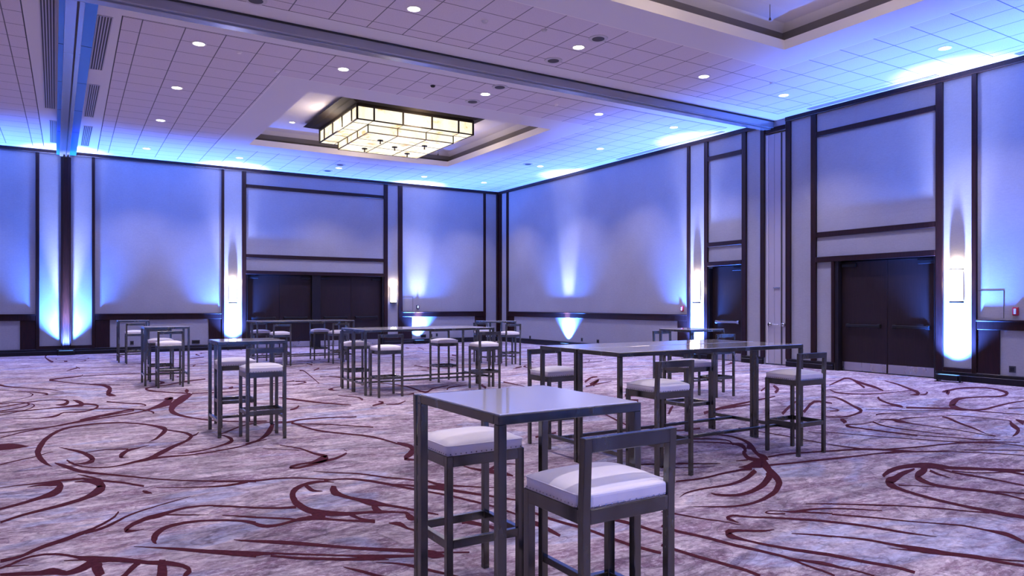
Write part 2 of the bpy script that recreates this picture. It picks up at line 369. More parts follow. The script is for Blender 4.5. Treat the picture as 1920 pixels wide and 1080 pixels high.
# ---------------------------------------------------------------- floor with its scroll pattern
STROKES = [
[-26,1569,0,6,-31,1586,2,33,-36,1604,4,59,-40,1624,8,74,-45,1650,12,81,-49,1679,16,74,-52,1709,23,31,-54,1739,27,-36,-53,1770,26,-82,-52,1803,24,-103,-49,1840,21,-110,-46,1880,17,-109,-40,1919,12,-104,-33,1957,9,-98,-24,1993,7,-92,-13,2023,4,-86,0,2043,2,-79,14,2055,1,-73,29,2064,0,-67,45,2070,-1,-62,63,2073,-1,-58,81,2071,-2,-55,98,2065,-2,-53,116,2054,-3,-53,132,2040,-4,-53,146,2022,-5,-54,159,2001,-5,-56,169,1982,-7,-63,177,1964,-9,-74,183,1948,-11,-88,188,1932,-14,-104,192,1918,-19,-126,195,1905,-25,-137,195,1890,-29,-57,193,1875,-12,89,189,1858,-4,109,184,1839,-3,97,178,1817,-2,83,171,1794,-1,69,165,1774,0,56,159,1761,1,42,153,1750,1,26,147,1740,0,9],
[197,1883,-6,-46,205,1869,-6,-49,212,1855,-7,-51,219,1843,-8,-55,224,1832,-9,-60,228,1822,-10,-65,232,1810,-13,-70,234,1795,-17,-78,236,1777,-21,-71,235,1759,-15,25,230,1742,-1,80,224,1724,2,72,216,1706,3,63,207,1690,4,68,197,1674,4,78,186,1656,3,86,176,1636,3,93,165,1615,2,100,155,1596,1,102,147,1580,0,97,140,1564,1,91,132,1552,2,85,124,1544,3,76,115,1539,3,64,106,1534,2,53,96,1526,1,44,86,1518,1,35,76,1513,1,29,67,1511,1,28,57,1511,1,28,48,1514,1,29,39,1520,1,28,30,1529,1,27,21,1540,1,29,15,1553,2,35,9,1568,3,44,5,1583,4,47,1,1596,4,41,-1,1609,4,32,-4,1622,3,25],
[237,1767,-5,-52,241,1771,-5,-53,244,1775,-5,-54,248,1780,-3,-49,251,1790,-1,-36,255,1802,0,-24,259,1814,0,-13],
[130,1547,-3,-47,139,1549,-3,-48,148,1552,-4,-49,158,1553,-4,-48,171,1552,-4,-43,184,1549,-4,-37,198,1547,-4,-32,212,1548,-4,-31,225,1550,-4,-32,238,1553,-4,-33,251,1557,-4,-33,264,1563,-5,-34,276,1568,-5,-34,286,1572,-5,-35,295,1576,-5,-35,305,1583,-5,-35,318,1593,-5,-33,332,1606,-5,-30,345,1618,-4,-27,355,1625,-5,-26,364,1631,-4,-25,372,1637,-4,-24],
[-18,1774,0,-14,-8,1754,-1,-31,1,1735,-2,-47,10,1717,-3,-61,17,1700,-4,-71,23,1685,-5,-78,28,1667,-8,-83,33,1646,-11,-89,37,1622,-15,-87,39,1603,-21,-26,38,1590,-12,87,34,1580,-5,86,30,1574,-2,69,26,1571,0,55,20,1571,0,42,15,1572,0,31,12,1574,0,24,8,1577,0,20,5,1579,0,15],
[28,1682,0,-22,40,1687,0,-24,53,1693,0,-25,66,1695,-1,-28,79,1691,-1,-30,91,1684,-2,-33,104,1678,-2,-36],
[145,1701,1,14,138,1694,1,21,130,1686,1,28,123,1678,1,36,116,1673,2,47,109,1668,1,58,102,1660,0,68,96,1644,-3,81,90,1625,-7,92,87,1609,-11,77,86,1600,-16,-33,87,1593,-6,-54,89,1589,-2,-32,92,1586,-1,-21,95,1585,-1,-17,99,1584,-1,-12],
[-23,1604,-1,-18,-19,1592,-2,-41,-14,1580,-3,-63,-8,1565,-4,-76,0,1544,-5,-77,8,1521,-4,-72,17,1500,-3,-67,26,1486,-3,-62,35,1474,-2,-54,47,1460,-2,-47,62,1442,-2,-41,79,1422,-3,-36,95,1403,-3,-31,108,1387,-3,-28,120,1373,-3,-26,132,1360,-3,-24,144,1348,-3,-23,156,1337,-3,-23,170,1326,-3,-23,188,1312,-4,-24,208,1298,-4,-26,227,1286,-5,-28,242,1276,-6,-33,255,1268,-8,-39,269,1260,-9,-45],
[185,1573,-1,-8,195,1573,-2,-18,204,1573,-3,-27,214,1575,-4,-34,225,1579,-4,-35,238,1585,-4,-34,249,1593,-4,-34,260,1601,-4,-38,271,1612,-5,-43,281,1623,-6,-53,290,1634,-8,-72,298,1647,-8,-91,304,1661,11,-42,306,1679,25,68,305,1699,19,68,303,1717,13,54,300,1731,10,46,296,1742,8,39,292,1753,6,30],
[292,1753,-4,-31,298,1761,-4,-35,305,1769,-5,-39,314,1780,-5,-42,326,1798,-5,-44,341,1821,-6,-45,355,1840,-6,-46,366,1852,-7,-48,375,1861,-8,-49,386,1867,-9,-49,397,1869,-9,-46,408,1869,-9,-41,421,1868,-8,-37,437,1866,-8,-35,455,1864,-8,-33,472,1861,-8,-31],
[348,2589,7,84,336,2558,16,202,324,2529,23,312,311,2495,25,377,297,2452,22,381,282,2405,15,345,269,2359,4,291,259,2314,-8,226,251,2269,-22,137,246,2230,-37,-10,244,2198,-40,-140,245,2170,-31,-161,248,2143,-23,-138,253,2115,-18,-112,261,2087,-14,-88,270,2061,-11,-69,281,2035,-9,-59,293,2011,-9,-55,305,1989,-9,-53,317,1971,-9,-52,329,1955,-9,-52,342,1941,-9,-52,356,1928,-10,-51,370,1917,-10,-51,384,1908,-10,-51,399,1901,-10,-51,415,1897,-11,-51,430,1892,-11,-51],
[350,2608,-9,-69,366,2606,-9,-69,382,2603,-10,-69,399,2600,-10,-69,417,2594,-11,-70,436,2588,-12,-71,456,2586,-12,-69,478,2591,-11,-64,502,2600,-10,-56,526,2609,-9,-48],
[-136,2037,2,-25,-120,2046,2,-30,-103,2056,2,-35,-86,2064,2,-39,-68,2069,2,-40,-51,2072,2,-40,-33,2079,1,-40,-14,2092,1,-40,4,2108,1,-40,24,2125,0,-42,43,2142,0,-47,64,2159,0,-55,85,2176,-1,-60,106,2189,-2,-62,129,2202,-3,-62,150,2217,-3,-63,169,2237,-3,-66,187,2260,-4,-71,205,2285,-5,-84,224,2314,-7,-110,244,2346,-10,-146,264,2379,-14,-184],
[-131,1966,3,-28,-116,1990,3,-31,-101,2014,3,-34,-85,2036,3,-37,-68,2052,2,-42,-50,2065,2,-47,-33,2079,2,-53,-14,2097,2,-64,6,2117,2,-77,24,2138,1,-85,40,2157,1,-85,55,2177,0,-81,70,2198,0,-76],
[24,2162,1,-44,34,2172,1,-67,43,2182,0,-90,55,2194,0,-106,70,2210,-1,-108,87,2228,-2,-102,103,2246,-2,-96,119,2264,-3,-93,133,2281,-3,-90,145,2292,-4,-85,152,2293,-5,-74,155,2287,-6,-57,156,2280,-5,11,154,2273,1,45,149,2264,2,48,139,2252,2,49,120,2235,2,46,96,2215,1,42,73,2196,0,38],
[150,2217,-2,-39,162,2232,-2,-47,174,2247,-3,-55,187,2267,-3,-65,200,2293,-3,-78,213,2323,-4,-94,225,2352,-6,-121,236,2376,-9,-172,245,2398,-13,-232,254,2420,-14,-269,263,2447,-13,-269,272,2475,-8,-235,277,2495,37,133,273,2504,23,211,265,2503,16,165,258,2499,10,123,256,2492,0,69,255,2482,-7,4,254,2472,-4,3],
[229,2838,-16,-97,230,2814,-16,-97,231,2790,-15,-118,236,2766,-13,-122,248,2739,-11,-106,263,2712,-9,-85,281,2685,-8,-71,302,2657,-9,-73,324,2630,-11,-82,345,2603,-13,-91],
[228,2825,-6,-124,236,2845,-5,-108,244,2866,-5,-92,255,2884,-6,-81,269,2897,-6,-78,286,2906,-7,-79,306,2922,-8,-84,331,2952,-9,-96,359,2990,-12,-112,387,3022,-14,-122,412,3043,-15,-119,437,3059,-14,-108,462,3074,-13,-96],
[64,3087,-1,-60,79,3073,-3,-96,93,3060,-5,-131,105,3036,-9,-171,114,3000,-15,-222,121,2954,-24,-253,123,2904,-34,-106,120,2845,-24,173,113,2784,-24,173,110,2736,-33,-172,115,2708,-17,-244,123,2689,-9,-147,130,2670,-3,-45],
[-217,3245,9,-181,-208,3219,7,-158,-200,3193,7,-137,-188,3167,6,-119,-171,3140,5,-100,-150,3112,4,-83,-128,3082,3,-72,-104,3050,2,-69,-77,3016,1,-71,-55,2981,1,-67,-38,2943,0,-55,-25,2904,0,-39,-13,2866,0,-25],
[-204,3059,3,-42,-176,3022,2,-44,-148,2985,2,-46,-123,2951,2,-52,-102,2920,2,-68,-84,2892,2,-87,-71,2868,1,-99,-63,2851,1,-103,-60,2838,-2,-91,-59,2828,-7,84,-62,2819,-3,81,-68,2814,-2,59,-73,2808,-1,36],
[-170,2548,4,-48,-155,2565,4,-53,-140,2583,4,-58,-125,2601,4,-61,-109,2622,3,-60,-92,2643,3,-56,-76,2658,2,-54,-61,2663,2,-52,-47,2661,1,-52,-35,2657,1,-54,-26,2654,1,-59,-19,2648,0,-67,-13,2637,-1,-84,-8,2620,-4,-117,-4,2599,-10,-137,-3,2577,-20,10,-4,2554,-14,157,-8,2531,-9,170,-13,2515,-4,155,-19,2512,-2,121,-27,2515,-1,75,-34,2519,0,29],
[-162,2429,3,-44,-142,2428,3,-48,-122,2427,3,-51,-101,2429,3,-54,-80,2435,2,-52,-59,2443,2,-50,-38,2451,1,-56,-19,2456,1,-76,-1,2461,1,-105,14,2466,1,-133,24,2471,0,-156,31,2476,2,-176,34,2486,15,-120,34,2507,16,149,30,2534,12,186,25,2560,10,184,20,2582,7,153,15,2602,4,98,10,2623,1,40],
[28,2507,-1,-118,37,2500,-2,-109,47,2494,-2,-100,55,2483,-3,-96,63,2469,-5,-106,69,2450,-7,-117,72,2430,-14,-61,71,2407,-7,83,66,2382,-2,81,59,2360,-1,68,49,2343,0,65,38,2330,0,67,26,2322,0,68,13,2324,0,61,0,2331,0,52,-12,2331,-1,50,-19,2315,-3,62,-23,2292,-5,81,-30,2273,-4,94,-39,2261,-3,79,-51,2253,-2,52,-65,2250,-1,31,-82,2254,-1,24,-103,2263,-1,24,-123,2273,-1,23],
[-132,1837,21,-231,-129,1838,20,-221,-127,1839,18,-211,-123,1839,16,-202,-116,1839,15,-201,-108,1839,13,-200,-100,1836,11,-183,-91,1831,7,-137,-81,1825,3,-76,-72,1819,1,-15],
[-109,1640,2,-24,-100,1650,2,-24,-90,1660,2,-25,-80,1669,2,-25,-71,1676,2,-26,-62,1683,2,-26,-55,1689,2,-26,-50,1696,2,-25,-46,1704,2,-23,-42,1711,1,-22,-38,1716,1,-20,-32,1720,1,-17,-27,1724,1,-14],
[-66,3347,2,-170,-57,3329,1,-144,-48,3311,1,-119,-34,3282,0,-98,-13,3234,-1,-88,13,3176,-1,-82,43,3126,-1,-76,79,3089,-2,-66,120,3058,-2,-55,161,3027,-2,-44],
[-66,3359,5,-172,-55,3375,5,-163,-45,3391,4,-153,-31,3408,3,-143,-8,3426,1,-133,18,3444,0,-123,39,3465,0,-112,47,3487,2,-95,48,3512,5,-43,49,3537,5,-37],
[48,3459,-1,-56,95,3469,-1,-65,143,3480,-3,-74,185,3487,-4,-78,215,3486,-4,-75,238,3480,-4,-67,260,3475,-4,-59],
[-176,2632,6,-83,-152,2618,2,-31],
[98,2525,-4,-80,115,2499,-4,-71,132,2472,-4,-62,148,2450,-4,-58,162,2434,-4,-62,174,2423,-5,-71,184,2411,-7,-75,190,2394,-7,-68,193,2378,-8,-53,193,2365,-1,41,189,2360,3,46,183,2358,2,37,176,2356,2,27],
[344,2721,-31,-156,344,2711,-37,-186,344,2701,-44,-217,344,2690,-46,-231,345,2679,-43,-216,345,2667,-37,-184,345,2655,-31,-151],
[503,2751,-15,-24,501,2737,-20,-33,499,2723,-12,39,496,2712,23,183,492,2705,30,188,487,2701,26,157,482,2696,20,125],
[-111,4970,-15,236,-113,4916,-15,227,-115,4863,-16,124,-113,4789,-9,-149,-104,4670,-5,-235,-91,4537,-5,-284,-81,4443,-4,-318,-76,4412,2,-330,-73,4413,6,-288,-69,4415,5,-240],
[-22,4406,1,-240,-7,4397,0,-240],
[33,3917,-2,187,-9,3770,-2,86],
[43,3870,6,123,28,4003,3,88],
[-96,1433,1,-12,-87,1434,1,-14,-78,1436,1,-16,-69,1436,1,-19,-60,1436,1,-23,-51,1435,1,-27,-41,1435,2,-32,-31,1436,2,-37,-21,1437,2,-42,-11,1438,1,-45,-1,1437,1,-44,10,1436,0,-41,20,1433,-1,-39,28,1425,-1,-39,35,1415,-2,-42,43,1404,-2,-43,53,1394,-2,-41,63,1383,-2,-38,73,1372,-3,-36,80,1362,-3,-34,86,1352,-3,-34,91,1343,-3,-34,96,1336,-3,-34,100,1329,-4,-33,105,1322,-4,-33],
[-58,1414,1,-9,-53,1417,1,-16,-48,1419,1,-22,-43,1420,2,-31,-37,1419,1,-42,-31,1417,2,-55,-26,1415,3,-68,-21,1417,4,-81,-18,1420,4,-94,-15,1419,-5,-97,-13,1409,-17,-49,-12,1395,-23,11,-13,1382,-22,71,-14,1370,-18,102,-17,1358,-14,109,-21,1348,-11,106,-26,1340,-8,93,-32,1334,-6,74,-38,1327,-5,58,-46,1319,-5,50,-54,1310,-4,45,-62,1303,-4,41,-70,1296,-4,38,-78,1290,-4,36,-86,1284,-4,34],
[13,1475,0,-10,18,1466,-1,-18,23,1457,-1,-26,28,1446,-2,-31,34,1435,-2,-32,40,1422,-2,-31,47,1409,-2,-30],
[8,1413,0,-16,13,1413,0,-24,18,1413,0,-32,23,1411,-1,-44,29,1406,-2,-63,34,1400,-5,-86,39,1391,-9,-101,42,1380,-14,-106,45,1368,-21,-94,46,1355,-28,-10,45,1345,-19,100,42,1336,-13,120,39,1326,-11,114,34,1314,-9,98,28,1301,-6,77,21,1290,-4,61,13,1280,-3,54,3,1272,-3,52,-6,1264,-3,49,-16,1257,-3,45,-26,1251,-3,41,-36,1245,-3,38,-44,1240,-3,35,-52,1235,-3,33,-59,1229,-3,32,-66,1222,-4,31,-73,1214,-4,30,-80,1206,-4,30],
[100,1288,-4,-31,102,1284,-5,-40,103,1281,-6,-48,105,1278,-7,-51,107,1273,-5,-41,110,1269,-3,-26,112,1264,-1,-10],
[121,1302,-1,-11,132,1295,-1,-13,143,1288,-2,-15,154,1282,-2,-16,167,1275,-2,-18,181,1268,-3,-20,194,1262,-3,-22,205,1259,-3,-23,215,1257,-4,-25,226,1257,-4,-27,236,1258,-5,-31,246,1260,-5,-35,256,1262,-6,-39],
[-68,1025,4,-35,-62,1026,4,-32,-56,1028,3,-30,-49,1031,4,-29,-43,1038,4,-30,-37,1047,5,-33,-30,1055,4,-37,-24,1061,4,-39,-17,1066,4,-41,-10,1071,4,-42,-2,1078,4,-44,5,1085,4,-45,12,1092,3,-44,18,1097,3,-40,23,1103,2,-35,28,1108,2,-30,33,1116,2,-28,39,1124,2,-28,44,1133,2,-27,48,1140,2,-25,52,1148,2,-24,55,1155,3,-22,57,1163,3,-19,59,1171,3,-17,61,1179,3,-16],
[18,1091,1,-26,24,1095,1,-28,31,1098,1,-30,37,1103,1,-30,43,1109,2,-30,49,1117,2,-29,55,1126,2,-27,61,1135,2,-25,67,1145,1,-23,75,1154,1,-21,83,1162,0,-19,92,1169,0,-16,102,1176,0,-14,113,1184,0,-13,124,1191,-1,-13,135,1198,-1,-12,144,1203,-1,-10,152,1208,-1,-8,161,1213,0,-5],
[85,1070,0,6,81,1069,0,9,77,1069,0,13,74,1069,1,19,70,1070,1,29,66,1072,3,40,64,1075,9,37,64,1080,10,-25,66,1086,6,-40,69,1093,3,-42,74,1102,2,-44,82,1111,1,-46,89,1119,0,-48,96,1124,-1,-53,103,1126,-2,-58,110,1129,-2,-59,116,1133,-1,-52,121,1137,-1,-42,127,1141,-1,-34,133,1145,-2,-31,140,1148,-2,-29,147,1150,-2,-27,156,1150,-3,-25,166,1149,-3,-23,176,1145,-3,-22,186,1138,-4,-22,197,1129,-4,-22,207,1120,-4,-22,216,1112,-4,-21,225,1103,-5,-21,234,1095,-5,-21],
[115,1128,-2,-17,124,1122,-2,-17,133,1116,-2,-18,142,1110,-2,-17,151,1105,-2,-13,159,1100,-1,-9,168,1095,-1,-4],
[93,996,2,4,92,1002,7,16,92,1008,14,18,92,1015,17,-10,93,1023,15,-34,95,1033,11,-44,98,1042,7,-48,102,1050,4,-49,106,1057,1,-45,111,1063,0,-41,118,1068,-2,-37,126,1070,-2,-34,134,1072,-3,-31,143,1071,-3,-28,153,1070,-3,-25,162,1067,-3,-23,170,1063,-3,-23,178,1059,-4,-22,186,1054,-4,-23,192,1049,-4,-23,198,1044,-5,-24,204,1039,-6,-26,209,1033,-7,-29,213,1026,-9,-34,217,1019,-10,-38],
[185,1081,-1,-6,192,1075,-2,-10,199,1070,-3,-13,205,1064,-3,-16,212,1059,-3,-16,218,1054,-3,-16,224,1049,-3,-15],
[68,1000,0,-5,77,993,-1,-8,86,985,-1,-12,95,978,-2,-16,104,970,-3,-20,113,962,-4,-26,122,953,-5,-30,132,943,-5,-33,144,932,-6,-35,155,921,-7,-37,166,911,-8,-39,178,900,-9,-40,190,889,-10,-41],
[178,962,-1,-5,201,940,-4,-18],
[-67,997,2,-15,-64,999,3,-17,-61,1002,3,-20,-57,1005,3,-21,-53,1011,3,-21,-48,1017,3,-20,-43,1022,2,-19,-37,1024,2,-19,-31,1025,1,-19,-25,1025,1,-19,-20,1022,1,-20,-14,1019,0,-21,-8,1014,0,-22,-2,1007,-1,-22,3,1000,-1,-23,8,993,-1,-27,13,987,-2,-37,18,981,-2,-51,24,976,-2,-59,32,970,-2,-58,42,964,-2,-50,51,957,-3,-44,60,948,-4,-39,69,939,-4,-35,77,930,-3,-33,84,925,-4,-36,90,921,-4,-40,96,916,-5,-41,102,910,-6,-38,107,903,-6,-33,111,897,-6,-29,113,891,-8,-28,115,885,-10,-24,115,880,-12,-7,115,875,-8,24,113,872,-5,32,111,868,-5,31,109,865,-4,28,108,861,-3,25,106,858,-3,21],
[-65,974,2,-23,-59,971,2,-27,-53,968,2,-30,-46,965,2,-34,-40,962,2,-36,-33,958,2,-39,-27,956,2,-42,-23,956,3,-50,-19,956,3,-58,-15,955,1,-62,-11,951,-2,-54,-6,944,-2,-45,-2,940,1,-41,2,941,3,-44,6,943,4,-49,11,947,5,-55,15,952,7,-60,20,959,7,-65,24,963,5,-73,26,964,-1,-79,28,962,-6,-79,29,960,-6,-84],
[-5,987,0,-5,0,985,0,-8,6,983,0,-11,11,981,0,-15,16,979,0,-20,20,976,-1,-25,24,973,-1,-30],
[28,960,-23,21,28,953,-24,22,27,946,-26,13,27,939,-26,-12,28,930,-24,-29,29,920,-22,-31,30,911,-20,-29],
[69,935,-5,38,66,931,-5,38,64,926,-5,37,61,920,-6,35,58,913,-6,32,55,905,-6,30,52,898,-5,30,49,894,-3,29,47,891,-3,27,45,889,-2,24],
[93,931,-16,10,92,922,-18,11,91,913,-21,13,90,903,-23,14,89,890,-24,15,87,876,-25,15,86,863,-25,16],
[-67,999,1,-9,-62,999,1,-9,-56,998,1,-9,-52,997,1,-9,-47,995,0,-8,-43,994,0,-6,-39,992,0,-4],
[207,1294,-4,-23,224,1285,-5,-27,242,1275,-6,-31,255,1268,-7,-34,262,1265,-7,-35,266,1264,-7,-35,272,1263,-6,-34,282,1262,-6,-33,295,1262,-6,-31,308,1259,-7,-28,321,1253,-7,-26,335,1245,-6,-24,347,1235,-6,-22,359,1224,-7,-21,371,1212,-7,-21,383,1200,-7,-21],
[201,1258,-3,-22,210,1256,-3,-23,218,1254,-4,-25,227,1254,-4,-27,237,1256,-5,-31,246,1259,-5,-35,256,1262,-6,-39],
[368,1204,-6,-22,380,1202,-7,-23,393,1200,-8,-25,405,1195,-9,-27,414,1187,-11,-30,422,1177,-13,-33,429,1166,-14,-35,437,1154,-16,-37,443,1140,-17,-38,450,1127,-17,-38,456,1113,-17,-36,462,1098,-16,-33,468,1085,-15,-31,472,1075,-14,-29,477,1067,-14,-27,481,1057,-13,-26,487,1046,-13,-25,493,1034,-13,-25,498,1023,-13,-24,502,1015,-13,-24,505,1007,-13,-23,509,998,-14,-23,512,989,-14,-24,515,978,-15,-25,519,965,-16,-25,524,952,-15,-24,529,936,-14,-22,534,918,-14,-19,538,897,-13,-17,541,873,-12,-15,544,850,-11,-14],
[372,1279,-3,-9,381,1270,-4,-12,389,1262,-5,-15,399,1252,-6,-17,411,1242,-7,-19,424,1231,-7,-21,436,1218,-8,-22,447,1201,-10,-24,457,1184,-11,-25,466,1168,-11,-26,475,1157,-11,-25,484,1147,-10,-22,491,1139,-9,-20,496,1131,-9,-18,500,1124,-8,-16,503,1117,-7,-14],
[449,1125,-8,-19,458,1117,-10,-23,467,1109,-11,-26,475,1101,-13,-28,481,1094,-13,-28,485,1086,-14,-28,491,1079,-15,-32,499,1072,-21,-44,507,1065,-29,-59,514,1057,-35,-66,518,1048,-34,-60,521,1039,-28,-49,525,1031,-24,-41,529,1022,-21,-38,534,1014,-20,-35,540,1004,-19,-32,546,993,-18,-29,554,980,-16,-26,561,966,-15,-23,570,951,-13,-20,579,934,-11,-17,588,919,-10,-14],
[517,1164,-10,-15,516,1156,-10,-14,515,1149,-10,-15,514,1139,-10,-17,515,1125,-12,-21,516,1109,-15,-26,518,1095,-18,-30,519,1086,-20,-35,521,1079,-22,-40,526,1072,-21,-41,535,1062,-18,-35,546,1051,-14,-25,559,1039,-10,-18,573,1026,-8,-15,589,1011,-8,-14,604,996,-8,-13],
[379,1183,4,10,375,1188,6,17,371,1194,8,25,366,1197,10,32,360,1200,11,38,354,1201,12,43,347,1201,12,48,340,1199,11,50,333,1194,10,51,325,1188,9,54,318,1180,8,61,310,1169,4,66,304,1157,-6,51,299,1142,-19,17,295,1125,-25,-9,293,1109,-29,-28,291,1096,-31,-46,291,1084,-31,-58,292,1072,-30,-64,293,1059,-28,-65,295,1046,-26,-65,299,1035,-24,-66,304,1027,-23,-66,309,1020,-22,-66,315,1013,-21,-64,322,1007,-20,-58,330,1001,-17,-51,337,996,-15,-45,345,993,-13,-39,353,991,-11,-33,360,989,-10,-30,368,987,-11,-32,374,984,-13,-36,381,980,-14,-37,389,976,-13,-31,396,971,-9,-23,402,966,-8,-18,406,962,-9,-21,410,959,-13,-26,411,954,-18,-29,410,948,-22,-17,408,941,-28,-21,407,934,-35,-52,408,928,-29,-52,410,922,-18,-34,413,916,-8,-15],
[332,1189,-18,-34,332,1180,-20,-38,332,1172,-23,-44,332,1164,-23,-49,332,1157,-20,-47,333,1151,-16,-40,335,1146,-11,-32,338,1142,-8,-24,342,1139,-5,-16,345,1136,-2,-7],
[371,1160,-13,21,367,1149,-16,27,363,1138,-28,7,361,1127,-44,-54,360,1117,-40,-77,361,1108,-29,-64,363,1097,-21,-49,366,1086,-17,-41,370,1074,-16,-38,375,1063,-17,-40,379,1053,-23,-52,383,1043,-30,-70,387,1034,-34,-78,392,1025,-30,-68,397,1017,-22,-49,402,1008,-15,-34,408,998,-13,-28,415,987,-13,-27,421,976,-12,-25,426,964,-12,-23,432,952,-11,-22,437,942,-11,-20,441,935,-10,-18,444,930,-8,-16,447,924,-7,-13],
[389,1028,-22,-12,386,1017,-25,-14,383,1006,-30,-22,381,996,-34,-43,381,990,-31,-54,382,984,-24,-45,383,979,-17,-32],
[182,1139,-4,-26,196,1128,-4,-24,210,1116,-4,-22,223,1106,-5,-21,234,1096,-5,-22,245,1087,-5,-23,255,1080,-6,-25,265,1075,-6,-27,275,1071,-7,-30,285,1068,-8,-33],
[185,1082,-2,-8,197,1071,-2,-12,208,1060,-3,-16,220,1049,-4,-19,234,1038,-5,-21,248,1026,-6,-22,260,1016,-6,-22,266,1010,-6,-21,269,1006,-6,-19,273,1002,-5,-18],
[170,1062,-3,-19,178,1058,-3,-19,186,1054,-3,-18,194,1049,-4,-19,200,1043,-5,-23,206,1036,-7,-28,211,1028,-8,-31,215,1019,-10,-33,218,1009,-11,-36,222,1002,-10,-38,227,997,-8,-36,233,995,-7,-32,238,994,-6,-29,244,995,-5,-28,250,997,-5,-28,255,999,-5,-29,261,1001,-5,-30,266,1003,-6,-33,271,1005,-8,-37,278,1005,-11,-44,286,1004,-14,-53,293,1001,-16,-55,298,997,-15,-47,302,991,-12,-34,307,985,-8,-25,313,979,-8,-22,320,972,-8,-23,327,965,-9,-24,334,960,-9,-24,340,955,-9,-24,346,950,-9,-24,351,946,-10,-25,354,942,-10,-26,358,939,-11,-27],
[300,1031,-29,-38,299,1022,-32,-42,298,1014,-36,-60,299,1009,-32,-88,302,1007,-22,-86,306,1008,-17,-71,310,1009,-14,-57],
[342,993,-24,-42,342,985,-19,-34,343,977,-15,-27,344,970,-12,-24,345,963,-12,-27,348,956,-14,-32,350,951,-16,-36,353,947,-15,-37,356,945,-14,-35,359,942,-13,-34],
[380,1553,-5,-17,390,1534,-6,-22,399,1515,-8,-27,407,1496,-10,-31,411,1475,-12,-33,414,1454,-13,-35,417,1435,-15,-42,422,1418,-18,-51,428,1403,-22,-61,430,1390,-28,-64,428,1382,7,76,423,1376,27,125,416,1371,30,135,408,1364,26,116,399,1357,19,81,390,1352,13,54,383,1351,11,41,377,1352,9,35,370,1351,8,33,363,1348,8,38,355,1343,9,46,349,1338,9,51,346,1335,7,46,344,1331,-10,-1,344,1329,-11,-37,348,1325,-10,-37,353,1322,-9,-37,360,1322,-9,-38,367,1325,-9,-42,376,1330,-11,-48,385,1335,-12,-52,394,1340,-13,-54,404,1346,-13,-54,413,1351,-13,-54,423,1356,-14,-53,434,1361,-13,-51,444,1367,-12,-48,454,1377,-10,-45,464,1388,-9,-43,474,1400,-9,-41],
[342,1539,-3,-12,400,1479,-3,-12],
[480,1435,-6,-13,481,1418,-6,-13],
[603,1450,-15,-31,607,1437,-22,-46,610,1425,-29,-59,611,1411,-37,-69,610,1394,-46,-75,606,1376,-51,-68,601,1360,-29,5,593,1346,15,91,584,1334,24,104,576,1322,24,98,566,1311,22,87,557,1299,8,58,553,1290,-31,-52,556,1281,-23,-49,563,1274,-16,-36,573,1271,-11,-26,584,1275,-8,-21,599,1283,-8,-21,613,1291,-8,-20],
[590,1336,-15,-35,607,1333,-9,-21],
[372,924,-4,-10,376,920,-10,-24,380,917,-17,-38,383,912,-22,-41,384,904,-20,-31,384,896,-14,-21,385,888,-9,-16,387,883,-8,-16,389,878,-9,-17,393,872,-9,-17,397,862,-9,-16,403,850,-8,-14,408,838,-8,-13],
[178,962,-1,-6,186,954,-3,-14,195,946,-5,-22,205,938,-6,-28,216,929,-8,-32,227,920,-9,-35,239,909,-10,-35,252,897,-10,-33,265,884,-9,-28,278,871,-9,-25,290,859,-9,-24,303,847,-10,-25,316,836,-11,-26,331,824,-12,-28,346,812,-14,-31,361,800,-15,-33],
[148,928,-7,-38,160,918,-8,-44,171,908,-10,-50,181,900,-11,-51,191,894,-9,-43,199,890,-6,-30,209,884,-5,-19,219,877,-4,-15,230,869,-4,-14,242,860,-4,-13,255,850,-4,-13,269,840,-4,-13,281,831,-5,-15,290,824,-8,-21,298,818,-11,-29,307,811,-12,-33,321,803,-12,-29,338,794,-9,-22,354,785,-7,-15],
[204,878,-5,-19,215,867,-5,-19,226,856,-6,-20,238,846,-6,-21,251,837,-7,-21,265,827,-7,-22,277,819,-8,-23,288,813,-9,-25,297,809,-10,-28,304,804,-10,-27,310,800,-9,-21,315,796,-5,-12,319,792,-2,-4],
[303,792,-1,-4,311,785,-3,-7,318,779,-5,-11,325,772,-6,-14,330,765,-8,-16,334,758,-10,-18,338,750,-10,-19,343,741,-10,-18,347,733,-10,-17,352,724,-9,-16,357,716,-8,-14,361,708,-7,-11,365,700,-6,-9],
[266,797,-2,-4,270,789,-4,-9,274,782,-6,-14,278,775,-8,-17,282,767,-9,-18,286,758,-9,-18,289,752,-9,-18,292,747,-9,-18,294,744,-9,-18,296,741,-9,-18],
[360,798,-19,-36,363,792,-25,-46,367,786,-30,-55,371,780,-32,-58,374,776,-27,-50,376,773,-20,-36,378,770,-13,-23,380,767,-9,-15,381,764,-6,-10,382,761,-3,-4],
[372,782,-15,-38,375,782,-12,-29,378,782,-9,-21,383,781,-7,-15,391,776,-6,-12,401,770,-6,-12,411,764,-7,-12],
[620,1190,-10,-15,620,1179,-12,-18,621,1169,-13,-21,622,1157,-16,-26,626,1144,-20,-33,631,1130,-26,-42,636,1118,-31,-51,641,1110,-38,-63,647,1104,-45,-74,651,1097,-48,-74,654,1087,-40,-59,656,1075,-27,-38,658,1063,-13,-18],
[458,874,-18,-38,461,874,-18,-39,464,874,-20,-38,467,870,-22,-36,473,859,-21,-33,478,845,-20,-30,483,831,-19,-27,486,818,-16,-22,489,806,-13,-17,491,793,-9,-12],
[619,1111,-6,-13,632,1119,-13,-28,647,1127,-20,-44,659,1134,-22,-51,669,1144,-14,-41,677,1153,-14,-33,686,1156,-13,-23,698,1150,-11,-19,710,1139,-11,-17,722,1128,-11,-16],
[537,839,-32,-41,539,830,-33,-41,541,820,-33,-40,543,808,-32,-36,542,792,-28,-29,541,774,-22,-22,540,757,-16,-16],
